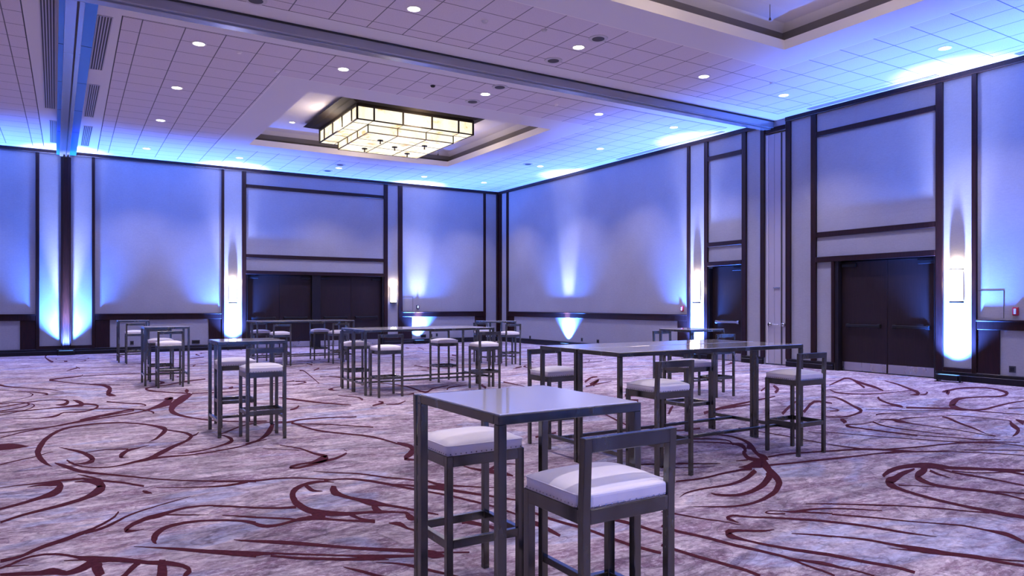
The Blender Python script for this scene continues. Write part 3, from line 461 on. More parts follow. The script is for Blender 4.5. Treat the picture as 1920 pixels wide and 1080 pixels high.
[565,883,-17,-21,567,860,-17,-21,569,839,-18,-21,572,818,-18,-21,576,799,-18,-21,581,781,-18,-20,586,761,-18,-19,588,736,-18,-18,590,711,-19,-18,593,688,-19,-18,597,671,-19,-18,601,655,-19,-17,606,641,-18,-16],
[618,867,-8,-9,624,840,-12,-14,629,815,-17,-18,635,794,-20,-22,640,780,-22,-24,646,769,-24,-26,650,755,-25,-25,654,737,-23,-22,656,716,-20,-18,659,696,-17,-15],
[596,931,-8,-10,600,905,-12,-15,605,879,-15,-19,610,855,-18,-21,616,832,-17,-21,624,810,-16,-18,631,789,-15,-16],
[1220,1181,-15,-14,1234,1173,-20,-19,1248,1166,-26,-24,1259,1157,-30,-28,1267,1146,-33,-29,1272,1133,-35,-29,1273,1119,-38,-31,1270,1102,-46,-36,1264,1084,-54,-41,1255,1066,-63,-44,1243,1048,-71,-45,1229,1031,-79,-45,1214,1014,-80,-44,1198,996,-68,-35,1182,979,-54,-28,1169,963,-55,-33,1161,951,-73,-48,1156,941,-97,-64,1150,932,-108,-65,1144,925,-87,-36,1138,920,-62,-12,1133,914,-62,-12],
[1090,1153,-25,-26,1113,1142,-25,-26,1135,1130,-26,-26,1155,1118,-26,-25,1172,1105,-26,-25,1186,1092,-26,-24,1196,1081,-27,-24,1203,1072,-30,-26,1206,1065,-34,-29,1209,1059,-41,-35,1212,1053,-55,-46,1214,1048,-72,-58,1212,1040,-80,-57,1204,1028,-68,-41,1192,1014,-50,-25,1180,1003,-25,-1,1171,995,19,35,1161,990,16,34,1152,982,-37,-9,1140,969,-57,-30,1128,955,-64,-40,1121,943,-69,-49,1121,935,-66,-52,1125,929,-62,-50,1129,924,-58,-46],
[1082,941,-11,-10,1109,936,-27,-24],
[1211,1025,-102,-79,1209,1009,-81,-62],
[1162,932,-28,-24,1176,933,-28,-24,1190,934,-29,-25,1205,934,-30,-25,1219,932,-31,-25,1235,929,-32,-25,1253,924,-32,-25,1276,917,-33,-24,1303,909,-34,-24,1328,901,-35,-24,1350,895,-38,-26,1371,889,-42,-28,1389,882,-45,-29,1404,872,-47,-29,1417,861,-48,-29,1429,849,-46,-27,1440,836,-43,-24,1451,821,-37,-20,1461,807,-31,-17],
[1104,885,-31,-26,1124,881,-30,-24,1143,877,-28,-23,1164,872,-28,-22,1185,869,-30,-23,1207,866,-34,-25,1229,862,-36,-26,1251,858,-36,-26,1272,854,-34,-24,1295,850,-32,-22,1319,846,-30,-20,1345,843,-28,-19,1369,841,-28,-18,1388,837,-30,-19,1405,834,-33,-21,1422,831,-37,-22],
[1045,903,-10,-9,1050,901,-21,-18,1054,900,-32,-28,1062,899,-48,-44,1076,901,-79,-74,1093,904,-121,-111,1106,905,-153,-136,1111,905,-163,-136,1112,903,-152,-102,1107,897,-120,-66,1098,886,-100,-48,1085,871,-88,-41,1071,856,-86,-44,1059,840,-86,-46,1046,824,-83,-42,1034,810,-72,-30,1022,798,-53,-12,1011,788,-26,12,998,779,0,30,982,769,17,39,966,759,29,43,948,750,36,42,929,743,35,38,909,736,31,32,891,732,27,26,876,729,23,23,863,729,21,20,850,730,19,17,839,732,18,16,830,735,17,16,820,740,16,14,808,747,12,11,797,755,8,7,785,763,3,3],
[871,886,-19,-20,888,883,-20,-21,905,880,-22,-23,923,878,-23,-24,941,879,-24,-24,959,881,-24,-24,978,884,-25,-25,997,885,-26,-25,1016,885,-27,-26,1032,886,-32,-30,1044,886,-43,-39,1053,886,-57,-52,1062,887,-72,-65],
[804,810,-3,-5,813,815,-5,-7,823,820,-8,-11,833,824,-11,-14,845,826,-14,-16,857,827,-16,-17,870,828,-17,-18,882,827,-19,-19,894,826,-20,-20,907,825,-22,-22,919,824,-24,-24,932,824,-26,-26,946,826,-29,-29,963,830,-34,-35,981,836,-39,-42,999,843,-42,-47,1015,851,-38,-48,1032,860,-37,-48,1050,869,-39,-51],
[865,803,-9,-7,865,798,-15,-12,865,793,-21,-18,867,789,-26,-22,872,783,-27,-24,879,777,-27,-24,889,773,-28,-26,900,772,-31,-29,914,773,-35,-34,929,776,-38,-39,947,782,-42,-45,966,789,-45,-51,984,797,-43,-55,1003,808,-36,-54,1022,819,-25,-50,1038,829,-2,-37,1048,837,48,3,1054,844,73,28,1061,850,71,27],
[973,986,-19,-19,985,977,-18,-18,997,968,-17,-16,1009,960,-15,-14,1020,953,-12,-11,1031,948,-9,-8,1041,942,-5,-5],
[922,975,-13,-14,936,966,-13,-13,950,958,-12,-13,964,950,-11,-11,980,943,-10,-9,997,937,-7,-7,1013,931,-5,-5],
[726,768,-11,-11,730,762,-11,-11,733,757,-11,-11,737,749,-12,-11,741,739,-12,-10,746,726,-12,-10,751,715,-11,-10,756,706,-11,-9,761,699,-10,-8,765,691,-9,-7,769,683,-7,-6,772,674,-6,-5,775,666,-4,-3],
[680,719,-23,-20,681,710,-22,-19,681,701,-21,-18,682,691,-20,-17,685,682,-20,-17,689,671,-20,-17,693,659,-20,-16,697,645,-21,-16,700,629,-21,-16,703,614,-22,-16,707,603,-21,-16,711,592,-20,-15,714,582,-19,-14,717,571,-18,-13,720,561,-17,-12,722,550,-17,-10,721,541,-16,-9,720,533,-14,-8,719,525,-14,-8,719,517,-13,-8,719,511,-13,-8,720,505,-13,-7,719,499,-13,-7,719,493,-13,-7,718,487,-13,-7],
[721,551,-14,-10,723,546,-15,-10,725,542,-15,-10,728,537,-16,-11,732,531,-19,-13,736,525,-23,-15,740,519,-26,-16,742,513,-25,-15,744,507,-22,-13,745,501,-19,-11,747,496,-16,-9,750,491,-13,-8,751,485,-12,-6,753,478,-11,-6,754,471,-11,-6,755,464,-11,-6],
[626,662,-20,-17,627,654,-20,-17,628,646,-20,-16,629,637,-19,-16,631,627,-19,-16,633,615,-19,-15,635,604,-19,-15,638,593,-19,-15,641,581,-19,-14,643,571,-19,-14,645,563,-19,-13,647,556,-18,-13,648,549,-18,-12,648,542,-18,-12,648,536,-18,-11,648,530,-18,-11],
[797,629,4,3,792,630,8,7,787,630,12,11,782,631,16,13,776,635,18,14,769,639,18,15,763,644,19,16,758,647,19,16,753,651,20,17,748,653,23,21,743,654,30,29,739,654,35,40,735,653,6,29,731,649,-41,-15,728,644,-44,-25,727,639,-39,-26,727,634,-32,-23,728,628,-24,-18,729,622,-18,-13,732,613,-16,-12,735,602,-17,-12,739,592,-18,-13,743,583,-19,-13,747,574,-21,-14,752,564,-22,-15,759,554,-23,-16,765,543,-24,-16,772,533,-25,-16],
[780,674,4,3,780,679,11,8,781,684,19,13,781,689,24,17,782,693,27,19,782,695,26,15,784,698,-4,-15,789,700,-17,-21,795,701,-18,-19,800,701,-18,-16,804,698,-17,-14,807,692,-16,-13,813,686,-15,-12,822,677,-16,-13,835,668,-17,-14,847,657,-19,-14,860,644,-20,-15,874,631,-22,-15,884,620,-23,-15,888,614,-23,-15,890,611,-23,-15,891,608,-23,-14],
[870,668,13,10,864,671,13,10,858,674,13,10,854,678,13,10,851,681,13,10,850,684,14,9,851,687,9,2,854,688,-9,-10,859,689,-10,-9,864,688,-10,-8,869,685,-9,-7,874,681,-9,-7,879,677,-10,-8,882,673,-14,-10,885,670,-20,-15,890,667,-23,-18,897,666,-24,-19,905,665,-24,-19,915,663,-23,-18,925,661,-21,-16,935,657,-17,-12,945,652,-14,-10,956,646,-14,-10,966,638,-15,-10,976,630,-15,-10,985,621,-13,-8,994,612,-11,-6,1002,604,-8,-5],
[890,667,-20,-15,900,659,-18,-13,910,650,-16,-11,917,644,-14,-10,922,639,-14,-9,925,636,-14,-9,928,633,-14,-9],
[939,685,-7,-5,949,679,-10,-7,960,672,-13,-9,968,667,-15,-10,971,665,-16,-11,972,665,-16,-11,973,664,-15,-10],
[802,606,-6,-4,809,600,-9,-6,817,593,-12,-8,823,587,-14,-10,828,582,-16,-10,832,576,-17,-11,836,571,-17,-11],
[1375,1189,-27,-22,1376,1166,-26,-21,1377,1144,-26,-20,1378,1124,-26,-20,1379,1106,-26,-19,1381,1090,-25,-19,1382,1071,-25,-18,1381,1048,-25,-18,1379,1023,-24,-17,1378,999,-24,-16,1378,977,-23,-16,1378,956,-22,-15,1380,936,-23,-15,1383,918,-27,-17,1388,901,-33,-20,1392,883,-38,-23],
[1471,1066,-18,-13,1487,1026,-18,-12],
[1612,1058,-21,-13,1615,1037,-21,-13,1617,1017,-20,-12,1620,995,-20,-12,1624,969,-20,-12,1629,943,-20,-11,1632,923,-20,-11,1634,913,-20,-11,1636,908,-20,-11,1637,904,-20,-10],
[772,533,-25,-15,777,521,-24,-14,781,510,-23,-13,785,499,-23,-13,790,488,-22,-12,796,477,-22,-12,800,467,-22,-11,802,460,-22,-11,802,453,-22,-10,803,446,-22,-10],
[1202,723,-29,-27,1216,729,-34,-32,1231,734,-47,-40,1246,739,-63,-47,1261,742,-69,-48,1276,745,-69,-46,1291,746,-70,-45,1306,746,-74,-46,1320,744,-80,-48,1331,742,-88,-51,1339,739,-99,-55,1344,736,-111,-60,1348,732,-118,-63,1354,727,-119,-63,1358,723,-116,-60,1362,718,-109,-55,1365,711,-95,-47,1366,705,-78,-38,1369,698,-65,-32,1375,691,-62,-31,1383,684,-64,-31,1391,677,-65,-31,1398,671,-62,-29,1404,665,-57,-27,1411,659,-55,-25,1419,651,-58,-26,1427,642,-64,-28,1435,634,-67,-29,1443,627,-64,-28,1451,621,-60,-25,1459,615,-56,-23,1466,610,-56,-23,1472,605,-56,-23,1478,600,-57,-23],
[1306,726,30,20,1287,723,46,30,1269,720,60,40,1251,717,68,48,1232,712,70,53,1214,706,74,57,1200,702,86,64,1192,701,105,71,1188,701,108,75,1182,700,53,59,1174,696,-25,18,1166,690,-75,-18,1159,684,-92,-36,1153,677,-83,-37,1148,669,-64,-30,1144,660,-48,-23,1140,650,-42,-20,1137,639,-40,-19,1134,627,-39,-19,1132,614,-38,-18,1129,601,-38,-18,1128,588,-38,-17,1128,574,-37,-17,1128,561,-36,-16,1129,549,-36,-16,1130,539,-40,-17,1131,530,-46,-19,1132,521,-50,-21,1133,514,-52,-21,1133,507,-53,-22,1134,501,-53,-21,1136,494,-50,-20,1139,488,-45,-18,1141,481,-42,-16,1143,475,-41,-15,1143,470,-41,-15,1144,465,-42,-15],
[1334,724,-5,32,1324,719,-5,29,1313,713,19,39,1303,709,68,58,1290,705,89,64,1277,702,86,63,1266,698,55,52,1256,693,-12,20,1247,688,-71,-18,1240,682,-85,-34,1232,673,-76,-34,1226,663,-63,-28,1221,654,-53,-24,1219,647,-49,-23,1218,641,-49,-23,1218,635,-48,-23,1221,626,-46,-22,1226,616,-45,-21,1230,607,-43,-20,1236,599,-42,-20,1241,590,-41,-19,1246,582,-39,-17,1248,572,-35,-15,1250,562,-29,-12,1250,552,-26,-10,1249,543,-24,-9,1246,534,-25,-9,1244,524,-25,-9],
[1246,582,-22,-10,1253,574,-22,-10,1260,567,-22,-9,1267,560,-22,-9,1273,553,-22,-9,1278,547,-22,-9,1284,541,-22,-9],
[1315,704,-50,-22,1310,696,-45,-20,1305,689,-40,-18,1300,681,-34,-16,1297,673,-26,-12,1293,664,-17,-8,1290,655,-7,-3],
[1349,710,-53,-25,1344,699,-45,-20,1340,689,-36,-17,1337,678,-31,-14,1337,666,-31,-14,1338,654,-34,-15,1340,643,-35,-16,1341,632,-34,-15,1342,622,-32,-14,1342,610,-30,-12,1342,595,-29,-12,1341,580,-29,-11,1340,565,-29,-11],
[1346,682,-21,-10,1352,673,-21,-10,1358,664,-21,-10,1365,655,-21,-10,1376,648,-20,-9,1387,641,-19,-9,1398,635,-21,-10,1408,633,-27,-13,1417,632,-36,-17,1424,629,-44,-19,1426,621,-44,-18,1426,611,-41,-16,1426,601,-38,-15],
[1166,675,-21,-12,1172,670,-17,-10,1178,666,-13,-7,1184,660,-11,-6,1191,653,-10,-5,1198,646,-10,-5,1206,638,-11,-6],
[972,664,-13,-8,989,651,-15,-10,1007,638,-18,-11,1022,626,-20,-12,1035,616,-18,-11,1046,607,-15,-9,1057,597,-14,-7,1067,587,-15,-8,1077,576,-19,-10,1086,566,-21,-10,1093,556,-19,-9,1099,546,-16,-7,1105,538,-14,-6,1111,530,-15,-7,1117,524,-18,-8,1123,517,-21,-9],
[924,631,-17,-11,937,617,-16,-10,950,602,-16,-9,961,589,-15,-9,970,577,-14,-8,977,566,-13,-7,984,556,-12,-6,993,546,-11,-6,1002,536,-11,-6,1011,527,-12,-6,1017,519,-14,-7,1023,513,-16,-8,1027,507,-18,-8,1030,499,-18,-8,1032,490,-17,-7,1033,482,-18,-8,1035,476,-24,-10,1036,470,-32,-13,1037,464,-39,-15,1037,460,-43,-16,1037,457,-44,-16,1035,452,-44,-15,1032,446,-39,-13,1027,438,-32,-10,1022,431,-28,-9,1018,424,-26,-8,1014,417,-27,-8,1010,410,-27,-8],
[892,609,-22,-14,900,598,-22,-13,907,587,-22,-13,914,575,-22,-13,919,563,-22,-12,924,550,-22,-12,928,539,-22,-11,932,530,-19,-10,936,523,-16,-8,939,517,-13,-7,943,511,-10,-5,946,505,-7,-4,950,500,-4,-2],
[837,572,-12,-8,846,562,-13,-8,854,552,-15,-9,861,542,-17,-10,866,531,-18,-10,870,519,-20,-11,874,508,-24,-12,878,498,-34,-17,881,489,-46,-23,885,480,-52,-26,890,472,-49,-24,894,464,-40,-19,899,456,-33,-16,905,448,-33,-15,911,440,-35,-16,915,433,-36,-15,917,428,-32,-13,917,423,-27,-11,918,417,-24,-9,921,409,-23,-9,925,400,-23,-9,929,392,-23,-9],
[920,429,-17,-7,924,423,-15,-6,928,417,-13,-5,932,412,-12,-5,937,407,-12,-5,942,403,-12,-5,946,399,-12,-5],
[857,507,-3,-2,859,503,-5,-3,862,499,-7,-4,865,496,-9,-5,869,491,-13,-7,873,487,-18,-10,877,483,-23,-12],
[2375,1633,-62,-47,2420,1653,-76,-57,2467,1674,-91,-67,2513,1694,-104,-77,2562,1716,-116,-85,2610,1738,-132,-94,2645,1751,-148,-102,2660,1751,-150,-99,2660,1742,-139,-88,2648,1725,-128,-78,2622,1699,-123,-72,2585,1667,-122,-70,2544,1632,-125,-70,2502,1595,-125,-70,2457,1556,-125,-69,2414,1520,-126,-69],
[2648,1725,-106,-64,2606,1679,-132,-79,2565,1636,-157,-93,2531,1598,-174,-103,2507,1568,-179,-106,2488,1543,-176,-103,2467,1517,-163,-93,2442,1490,-139,-78,2415,1463,-109,-60,2389,1436,-82,-45],
[2698,1616,-54,-31,2674,1585,-79,-44,2650,1555,-102,-56,2622,1521,-119,-65,2581,1480,-127,-67,2537,1437,-131,-68,2501,1403,-140,-72,2478,1380,-162,-83,2462,1364,-184,-92,2445,1350,-184,-88,2426,1336,-141,-58,2406,1324,35,41,2390,1317,151,89,2376,1317,129,73,2365,1320,89,50,2353,1323,48,27],
[2387,1309,-49,-27,2393,1306,-66,-36,2399,1303,-82,-46,2410,1304,-90,-53,2430,1312,-73,-49,2454,1323,-61,-45,2480,1335,-68,-50],
[2521,1309,-52,-28,2540,1312,-131,-71,2560,1314,-217,-114,2565,1311,-262,-121,2542,1299,31,46,2506,1283,88,69,2471,1267,75,60],
[2579,1319,-124,-66,2612,1324,-119,-63,2645,1329,-115,-60,2675,1332,-115,-59,2699,1331,-124,-62,2719,1327,-136,-67,2737,1320,-142,-69,2757,1311,-130,-62,2774,1300,-111,-52,2782,1285,-103,-47,2773,1266,-113,-50,2755,1244,-132,-57,2735,1223,-155,-65,2717,1206,-188,-78,2697,1190,-213,-83,2672,1176,-61,-3,2640,1164,148,78,2603,1153,135,65,2569,1149,102,47,2542,1155,86,39,2517,1166,81,38,2491,1176,83,39,2463,1182,87,42,2434,1187,98,49,2406,1189,123,63,2382,1186,168,90,2360,1180,208,118,2333,1171,229,136,2298,1158,228,142,2259,1143,157,117,2225,1127,-109,-12,2199,1111,-253,-102,2177,1094,-233,-103,2162,1079,-192,-89,2156,1067,-148,-70,2157,1057,-105,-50,2163,1049,-76,-37,2173,1041,-72,-34,2188,1034,-81,-39,2208,1031,-89,-43,2233,1033,-90,-44,2265,1038,-91,-45,2300,1043,-92,-44,2341,1048,-88,-42,2386,1053,-80,-37,2426,1056,-73,-34,2457,1058,-69,-31,2482,1057,-66,-29,2507,1057,-63,-27],
[2056,1168,-74,-42,2069,1156,-79,-44,2082,1144,-84,-46,2097,1130,-88,-47,2118,1113,-91,-47,2141,1093,-93,-47,2157,1074,-90,-44,2162,1056,-79,-37,2160,1038,-63,-29,2161,1020,-50,-23,2166,1000,-44,-20,2174,980,-40,-18,2181,962,-37,-16,2186,949,-35,-15,2191,937,-33,-14,2196,926,-31,-13],
[2212,1348,-73,-30,2189,1332,-72,-29,2167,1316,-88,-42,2146,1299,-103,-54,2126,1278,-100,-54,2107,1256,-92,-50,2091,1236,-90,-49,2081,1220,-103,-57,2074,1205,-121,-66,2068,1194,-126,-68,2063,1186,-108,-58,2059,1181,-78,-41,2056,1176,-49,-26],
[2046,1238,-19,-11,2061,1203,-51,-29],
[2259,1552,-46,-28,2236,1527,-57,-35,2214,1504,-69,-43,2200,1483,-77,-50,2200,1466,-75,-49,2209,1452,-67,-44,2219,1438,-62,-40,2229,1426,-61,-39,2241,1416,-63,-40,2259,1407,-62,-39,2285,1400,-56,-35,2317,1394,-47,-29,2352,1390,-41,-24,2389,1388,-40,-23,2429,1387,-41,-24,2471,1386,-44,-25],
[2057,1443,-41,-29,2069,1435,-45,-31,2081,1428,-48,-33,2085,1417,-56,-37,2079,1402,-72,-45,2065,1384,-90,-55,2046,1361,-101,-60,2018,1331,-98,-56,1986,1298,-89,-51,1956,1268,-90,-51,1932,1241,-107,-61,1911,1218,-124,-68,1889,1199,-76,-26,1867,1187,85,68,1845,1179,83,59,1823,1172,64,46,1798,1165,58,41,1774,1159,58,40,1753,1157,56,39,1738,1160,51,34,1726,1166,43,29,1717,1173,38,26,1710,1179,36,25,1706,1186,37,25,1701,1193,38,26],
[1868,1284,-22,-14,1859,1265,-35,-22,1851,1247,-47,-29,1842,1235,-15,-1,1831,1233,49,34,1820,1238,41,28,1808,1242,31,22],
[1697,1135,-63,-38,1692,1128,-89,-53,1688,1121,-113,-66,1682,1115,-121,-65,1675,1108,-94,-40,1667,1102,-71,-23,1659,1096,-69,-22],
[1704,1140,-36,-25,1732,1137,-18,-12],
[1735,1072,25,17,1718,1069,25,17,1701,1066,25,17,1686,1064,26,17,1674,1068,24,15,1662,1073,21,14,1652,1076,25,17,1643,1077,42,29,1635,1076,61,45,1628,1073,-13,8,1623,1068,-78,-45,1619,1061,-69,-42,1617,1053,-58,-36,1617,1045,-49,-30,1620,1036,-40,-25,1622,1024,-33,-20,1625,1010,-28,-17,1627,995,-26,-15,1631,977,-24,-14,1635,956,-23,-13,1640,933,-24,-13,1647,911,-24,-13,1657,893,-23,-12,1669,876,-23,-12,1681,859,-24,-12,1690,841,-27,-13,1698,821,-30,-14,1708,806,-31,-15,1722,797,-28,-13,1738,791,-22,-10,1754,785,-16,-7],
[1736,1072,-54,-29,1726,1059,-50,-27,1716,1046,-47,-25,1707,1033,-44,-24,1701,1019,-41,-23,1696,1004,-37,-21,1694,988,-34,-19,1695,973,-31,-17,1698,957,-28,-15,1701,942,-25,-13,1703,926,-24,-12,1705,911,-22,-11,1708,897,-21,-11,1715,883,-18,-9,1724,871,-15,-8,1733,858,-12,-6],
[1783,1088,-14,-9,1792,1080,-28,-17,1802,1073,-42,-25,1808,1066,-59,-34,1809,1059,-85,-48,1806,1052,-114,-62,1803,1044,-125,-68,1801,1033,-105,-57,1797,1021,-67,-36,1795,1007,-38,-20,1794,990,-27,-14,1793,972,-24,-13,1793,954,-23,-12,1793,934,-22,-11,1794,913,-22,-11,1794,893,-22,-11,1791,875,-22,-10,1787,857,-22,-10,1784,842,-22,-10,1782,829,-19,-8,1781,818,-16,-7,1779,807,-13,-5],
[1835,1059,-38,-23,1846,1059,-43,-26,1857,1059,-49,-29,1871,1057,-50,-29,1889,1053,-43,-24,1911,1047,-30,-17,1931,1041,-21,-12,1949,1037,-19,-10,1966,1033,-20,-11,1983,1030,-22,-12],
[1971,1023,-66,-32,1969,1017,-69,-34,1968,1012,-73,-35,1960,1002,-73,-34,1945,987,-72,-32,1925,968,-70,-31,1905,948,-68,-30,1886,927,-65,-29,1867,904,-61,-26,1849,884,-54,-23,1831,867,-43,-17,1815,852,-31,-12,1802,839,-21,-9,1794,828,-17,-7,1790,819,-15,-6,1786,810,-13,-5],
[2006,1031,-23,-11,2016,1017,-22,-11,2027,1004,-22,-11,2036,987,-23,-11,2042,963,-24,-11,2047,937,-25,-11,2050,917,-28,-12,2053,907,-28,-12,2055,903,-30,-13,2050,897,-40,-15,2035,888,-48,-12,2013,878,-61,-11,1992,867,-122,-38,1971,854,-144,-50,1950,839,-134,-45,1929,826,-95,-24,1907,816,-9,15,1885,808,41,33,1864,801,59,37,1847,796,58,32,1830,792,38,20,1814,788,13,7],
[2082,897,-55,-21,2045,862,-209,-78],
[1500,1052,-18,-13,1510,1032,-18,-12,1520,1011,-18,-12,1530,991,-18,-12,1539,972,-18,-11,1549,953,-18,-11,1560,934,-18,-11,1571,917,-19,-11,1583,900,-21,-12,1595,883,-22,-12,1607,865,-22,-12,1619,848,-21,-11,1630,833,-22,-11,1639,821,-27,-13,1647,811,-33,-16,1656,803,-37,-18,1666,798,-37,-18,1678,794,-34,-16,1692,788,-30,-14,1709,776,-27,-12,1729,760,-24,-10,1749,745,-20,-8],
[1427,854,-36,-22,1453,848,-35,-21,1480,841,-33,-19,1507,834,-32,-18,1538,828,-32,-18,1570,823,-33,-18,1599,817,-35,-18,1622,813,-41,-21,1642,808,-49,-24,1660,800,-52,-25,1676,789,-45,-21,1691,775,-32,-15,1701,761,-23,-10,1707,748,-21,-9,1709,735,-22,-9,1711,721,-23,-9],
[1391,833,-34,-21,1404,831,-39,-24,1417,829,-45,-27,1432,824,-48,-28,1447,817,-43,-24,1464,808,-33,-18,1482,799,-25,-14,1502,790,-20,-11,1523,782,-17,-9,1545,773,-13,-7],
[1432,824,-30,-17,1447,815,-26,-15,1462,805,-22,-12,1477,796,-19,-10,1490,789,-18,-9,1503,783,-18,-10,1516,775,-19,-10,1530,764,-19,-10,1544,751,-20,-9,1559,736,-20,-9,1575,718,-20,-9,1591,697,-20,-9,1606,677,-20,-8],
[1560,766,-13,-7,1582,753,-16,-8,1605,739,-19,-9,1624,726,-21,-9,1638,716,-21,-9,1648,708,-21,-9,1658,699,-21,-9],
[2291,1006,-68,-30,2339,986,-42,-18],
[1850,1133,-47,-32,1859,1135,-45,-30,1868,1137,-45,-29,1879,1137,-42,-26,1892,1133,-35,-21,1907,1127,-26,-15,1922,1121,-16,-10],
[1918,1205,-17,-11,1953,1174,-20,-12,1988,1143,-22,-13,2020,1118,-24,-13,2050,1101,-23,-12,2078,1089,-21,-11,2106,1077,-18,-9],
[1677,2190,-78,-122,1719,2231,-76,-118,1763,2275,-79,-119,1799,2308,-88,-124,1820,2321,-91,-121,1832,2322,-86,-111,1843,2322,-78,-100],
[1639,2108,-113,-169,1696,2159,-101,-148,1757,2214,-88,-126,1784,2237,-98,-115,1753,2204,60,96,1689,2140,71,113,1630,2080,77,124],
[1590,2071,-57,-78,1784,2161,-34,-44],
[1545,1804,-106,-124,1572,1787,-72,-82],
[1476,1719,-65,-74,1496,1683,-114,-126],
[1385,1437,-18,-37,1411,1460,-21,-41,1438,1485,-24,-47,1461,1506,-29,-52,1478,1520,-33,-54,1491,1531,-32,-49,1504,1542,-27,-42],
[1479,1398,-89,-92,1516,1412,-89,-91,1554,1427,-90,-89,1598,1442,-90,-87,1652,1457,-86,-81,1713,1473,-79,-72,1773,1488,-72,-64,1830,1502,-65,-57,1886,1516,-59,-50,1944,1531,-52,-43],
[1584,1430,-61,-57,1726,1448,-52,-45],
[891,1345,-32,-53,963,1366,-29,-44],
[2021,1650,-70,-68,2174,1744,-61,-57],
[2191,1733,-125,-86,2165,1706,-141,-96,2140,1678,-145,-94,2113,1653,-65,-21,2083,1631,75,84,2052,1612,96,95,2021,1592,86,86],
[1648,1275,-64,-66,1688,1299,-65,-67,1730,1324,-68,-68,1778,1352,-70,-68,1837,1384,-65,-61,1903,1421,-53,-48,1974,1461,-38,-34],
[1725,1265,-60,-62,1799,1308,-64,-64,1879,1355,-83,-75,1940,1385,-114,-88,1961,1381,-106,-74,1956,1356,-79,-52,1951,1332,-52,-34],
[1237,1528,-29,-31,1222,1489,-35,-36,1207,1452,-40,-41,1193,1417,-42,-43,1180,1382,-39,-39,1167,1349,-34,-33,1154,1318,-29,-28],
[1049,1187,-24,-27,1091,1174,-25,-27,1134,1162,-26,-27,1170,1148,-27,-27,1198,1132,-28,-26,1219,1116,-28,-25,1229,1099,-29,-24,1225,1082,-30,-22,1211,1065,-27,-15,1198,1049,-29,-17],
[885,1025,-17,-20,910,1013,-18,-20,935,1000,-19,-20,960,987,-19,-19,986,973,-17,-17,1013,957,-14,-13,1039,942,-10,-9],
[1241,1991,-29,-44,1242,1958,-34,-51,1244,1926,-40,-59,1254,1905,-42,-63,1281,1903,-39,-60,1317,1912,-35,-52,1355,1921,-30,-44],
[1183,1300,-20,-21,1190,1278,-22,-22,1196,1257,-23,-23,1208,1242,-25,-26,1232,1235,-29,-30,1262,1234,-35,-36,1292,1233,-42,-42],
[882,3249,-44,-159,887,3241,-40,-145,892,3234,-38,-123,885,3169,-32,-91,860,3020,-25,-68,828,2837,-20,-51,799,2674,-16,-39],
[988,3306,42,160,936,3216,29,113],
[571,2346,-16,-60,580,2322,-20,-75,588,2299,-24,-89,599,2270,-27,-95,616,2230,-27,-91,634,2185,-25,-81,653,2144,-22,-70,672,2113,-19,-58,691,2085,-16,-45,710,2057,-12,-33],
[531,2054,-14,-63,537,2059,-17,-76,544,2064,-20,-88,551,2073,-18,-91,559,2087,-14,-82,567,2105,-11,-72,575,2124,-10,-67],
[445,1843,-9,-38,457,1844,-11,-48,469,1844,-14,-58,481,1847,-15,-64,490,1853,-14,-63,498,1861,-14,-58,511,1867,-13,-53,531,1868,-13,-49,557,1866,-13,-44,582,1862,-12,-40,605,1855,-12,-37,627,1845,-12,-35,648,1835,-12,-33],
[478,1836,-15,-46,483,1785,-16,-49,489,1737,-17,-51,497,1696,-17,-53,509,1665,-16,-49,523,1641,-15,-44,538,1617,-14,-40,553,1593,-15,-42,569,1569,-18,-45,582,1539,-19,-45,591,1494,-18,-40,597,1445,-16,-34,603,1406,-15,-31,610,1382,-15,-32,617,1366,-17,-34,625,1350,-18,-37],
[472,1815,-10,-37,498,1796,-10,-34,523,1778,-9,-31,549,1755,-9,-30,575,1726,-10,-30,602,1692,-12,-31,628,1659,-13,-33],
[321,1606,-4,-28,333,1615,-6,-36,345,1624,-7,-43,357,1639,-7,-55,371,1665,-8,-79,386,1698,-8,-106,400,1734,-4,-115,412,1770,3,-92,424,1809,6,-70,436,1849,4,-60],
[743,2793,-20,-73,757,2779,-22,-80,770,2764,-25,-86,772,2746,9,58,756,2725,19,74,729,2702,14,57,702,2679,10,40],
[505,3734,-18,-179,528,3811,-10,-93],
[636,4593,-44,-278,640,4458,-22,-131],
[562,4261,-16,-127,643,4330,-19,-132],
[502,2885,-8,-44,533,2829,-9,-48,563,2774,-11,-51,598,2744,-12,-55,641,2753,-13,-61,692,2786,-16,-67,745,2821,-19,-75],
[1015,3511,56,180,1014,3607,21,71],
[918,2935,-16,-50,1025,2739,-23,-59],
[758,2010,-19,-56,777,2025,-24,-69,797,2040,-28,-82,810,2054,-23,-77,813,2066,33,75,810,2077,26,62,807,2088,18,45],
[802,2013,-11,-29,813,2009,-16,-40,825,2004,-21,-51,838,2006,-22,-58,852,2019,-20,-55,867,2038,-17,-48,883,2057,-15,-43],
[781,2154,43,96,783,2175,34,78,786,2197,26,63,784,2220,19,50,776,2245,15,42,762,2270,14,39,749,2296,12,36],
[1001,2589,-19,-47,1016,2534,-25,-60,1031,2481,-31,-72,1040,2423,-37,-81,1035,2345,-43,-89,1025,2266,-49,-98,1025,2221,-51,-107,1039,2229,-39,-96,1064,2267,-28,-76,1091,2303,-32,-75,1119,2324,-31,-69,1149,2341,-28,-60,1181,2358,-25,-52],
[1119,2244,-5,-36,1130,2265,-5,-34,1142,2286,-28,-72,1159,2305,-37,-78,1184,2319,-35,-71,1215,2329,-31,-62,1247,2341,-27,-52],
[979,2210,37,88,966,2203,28,68,953,2196,20,49,942,2195,15,35,936,2206,13,28,932,2224,12,27,927,2242,11,26],
[900,1893,9,-39,935,1962,7,-35],
[1424,3214,-51,-110,1431,3131,-33,-70],
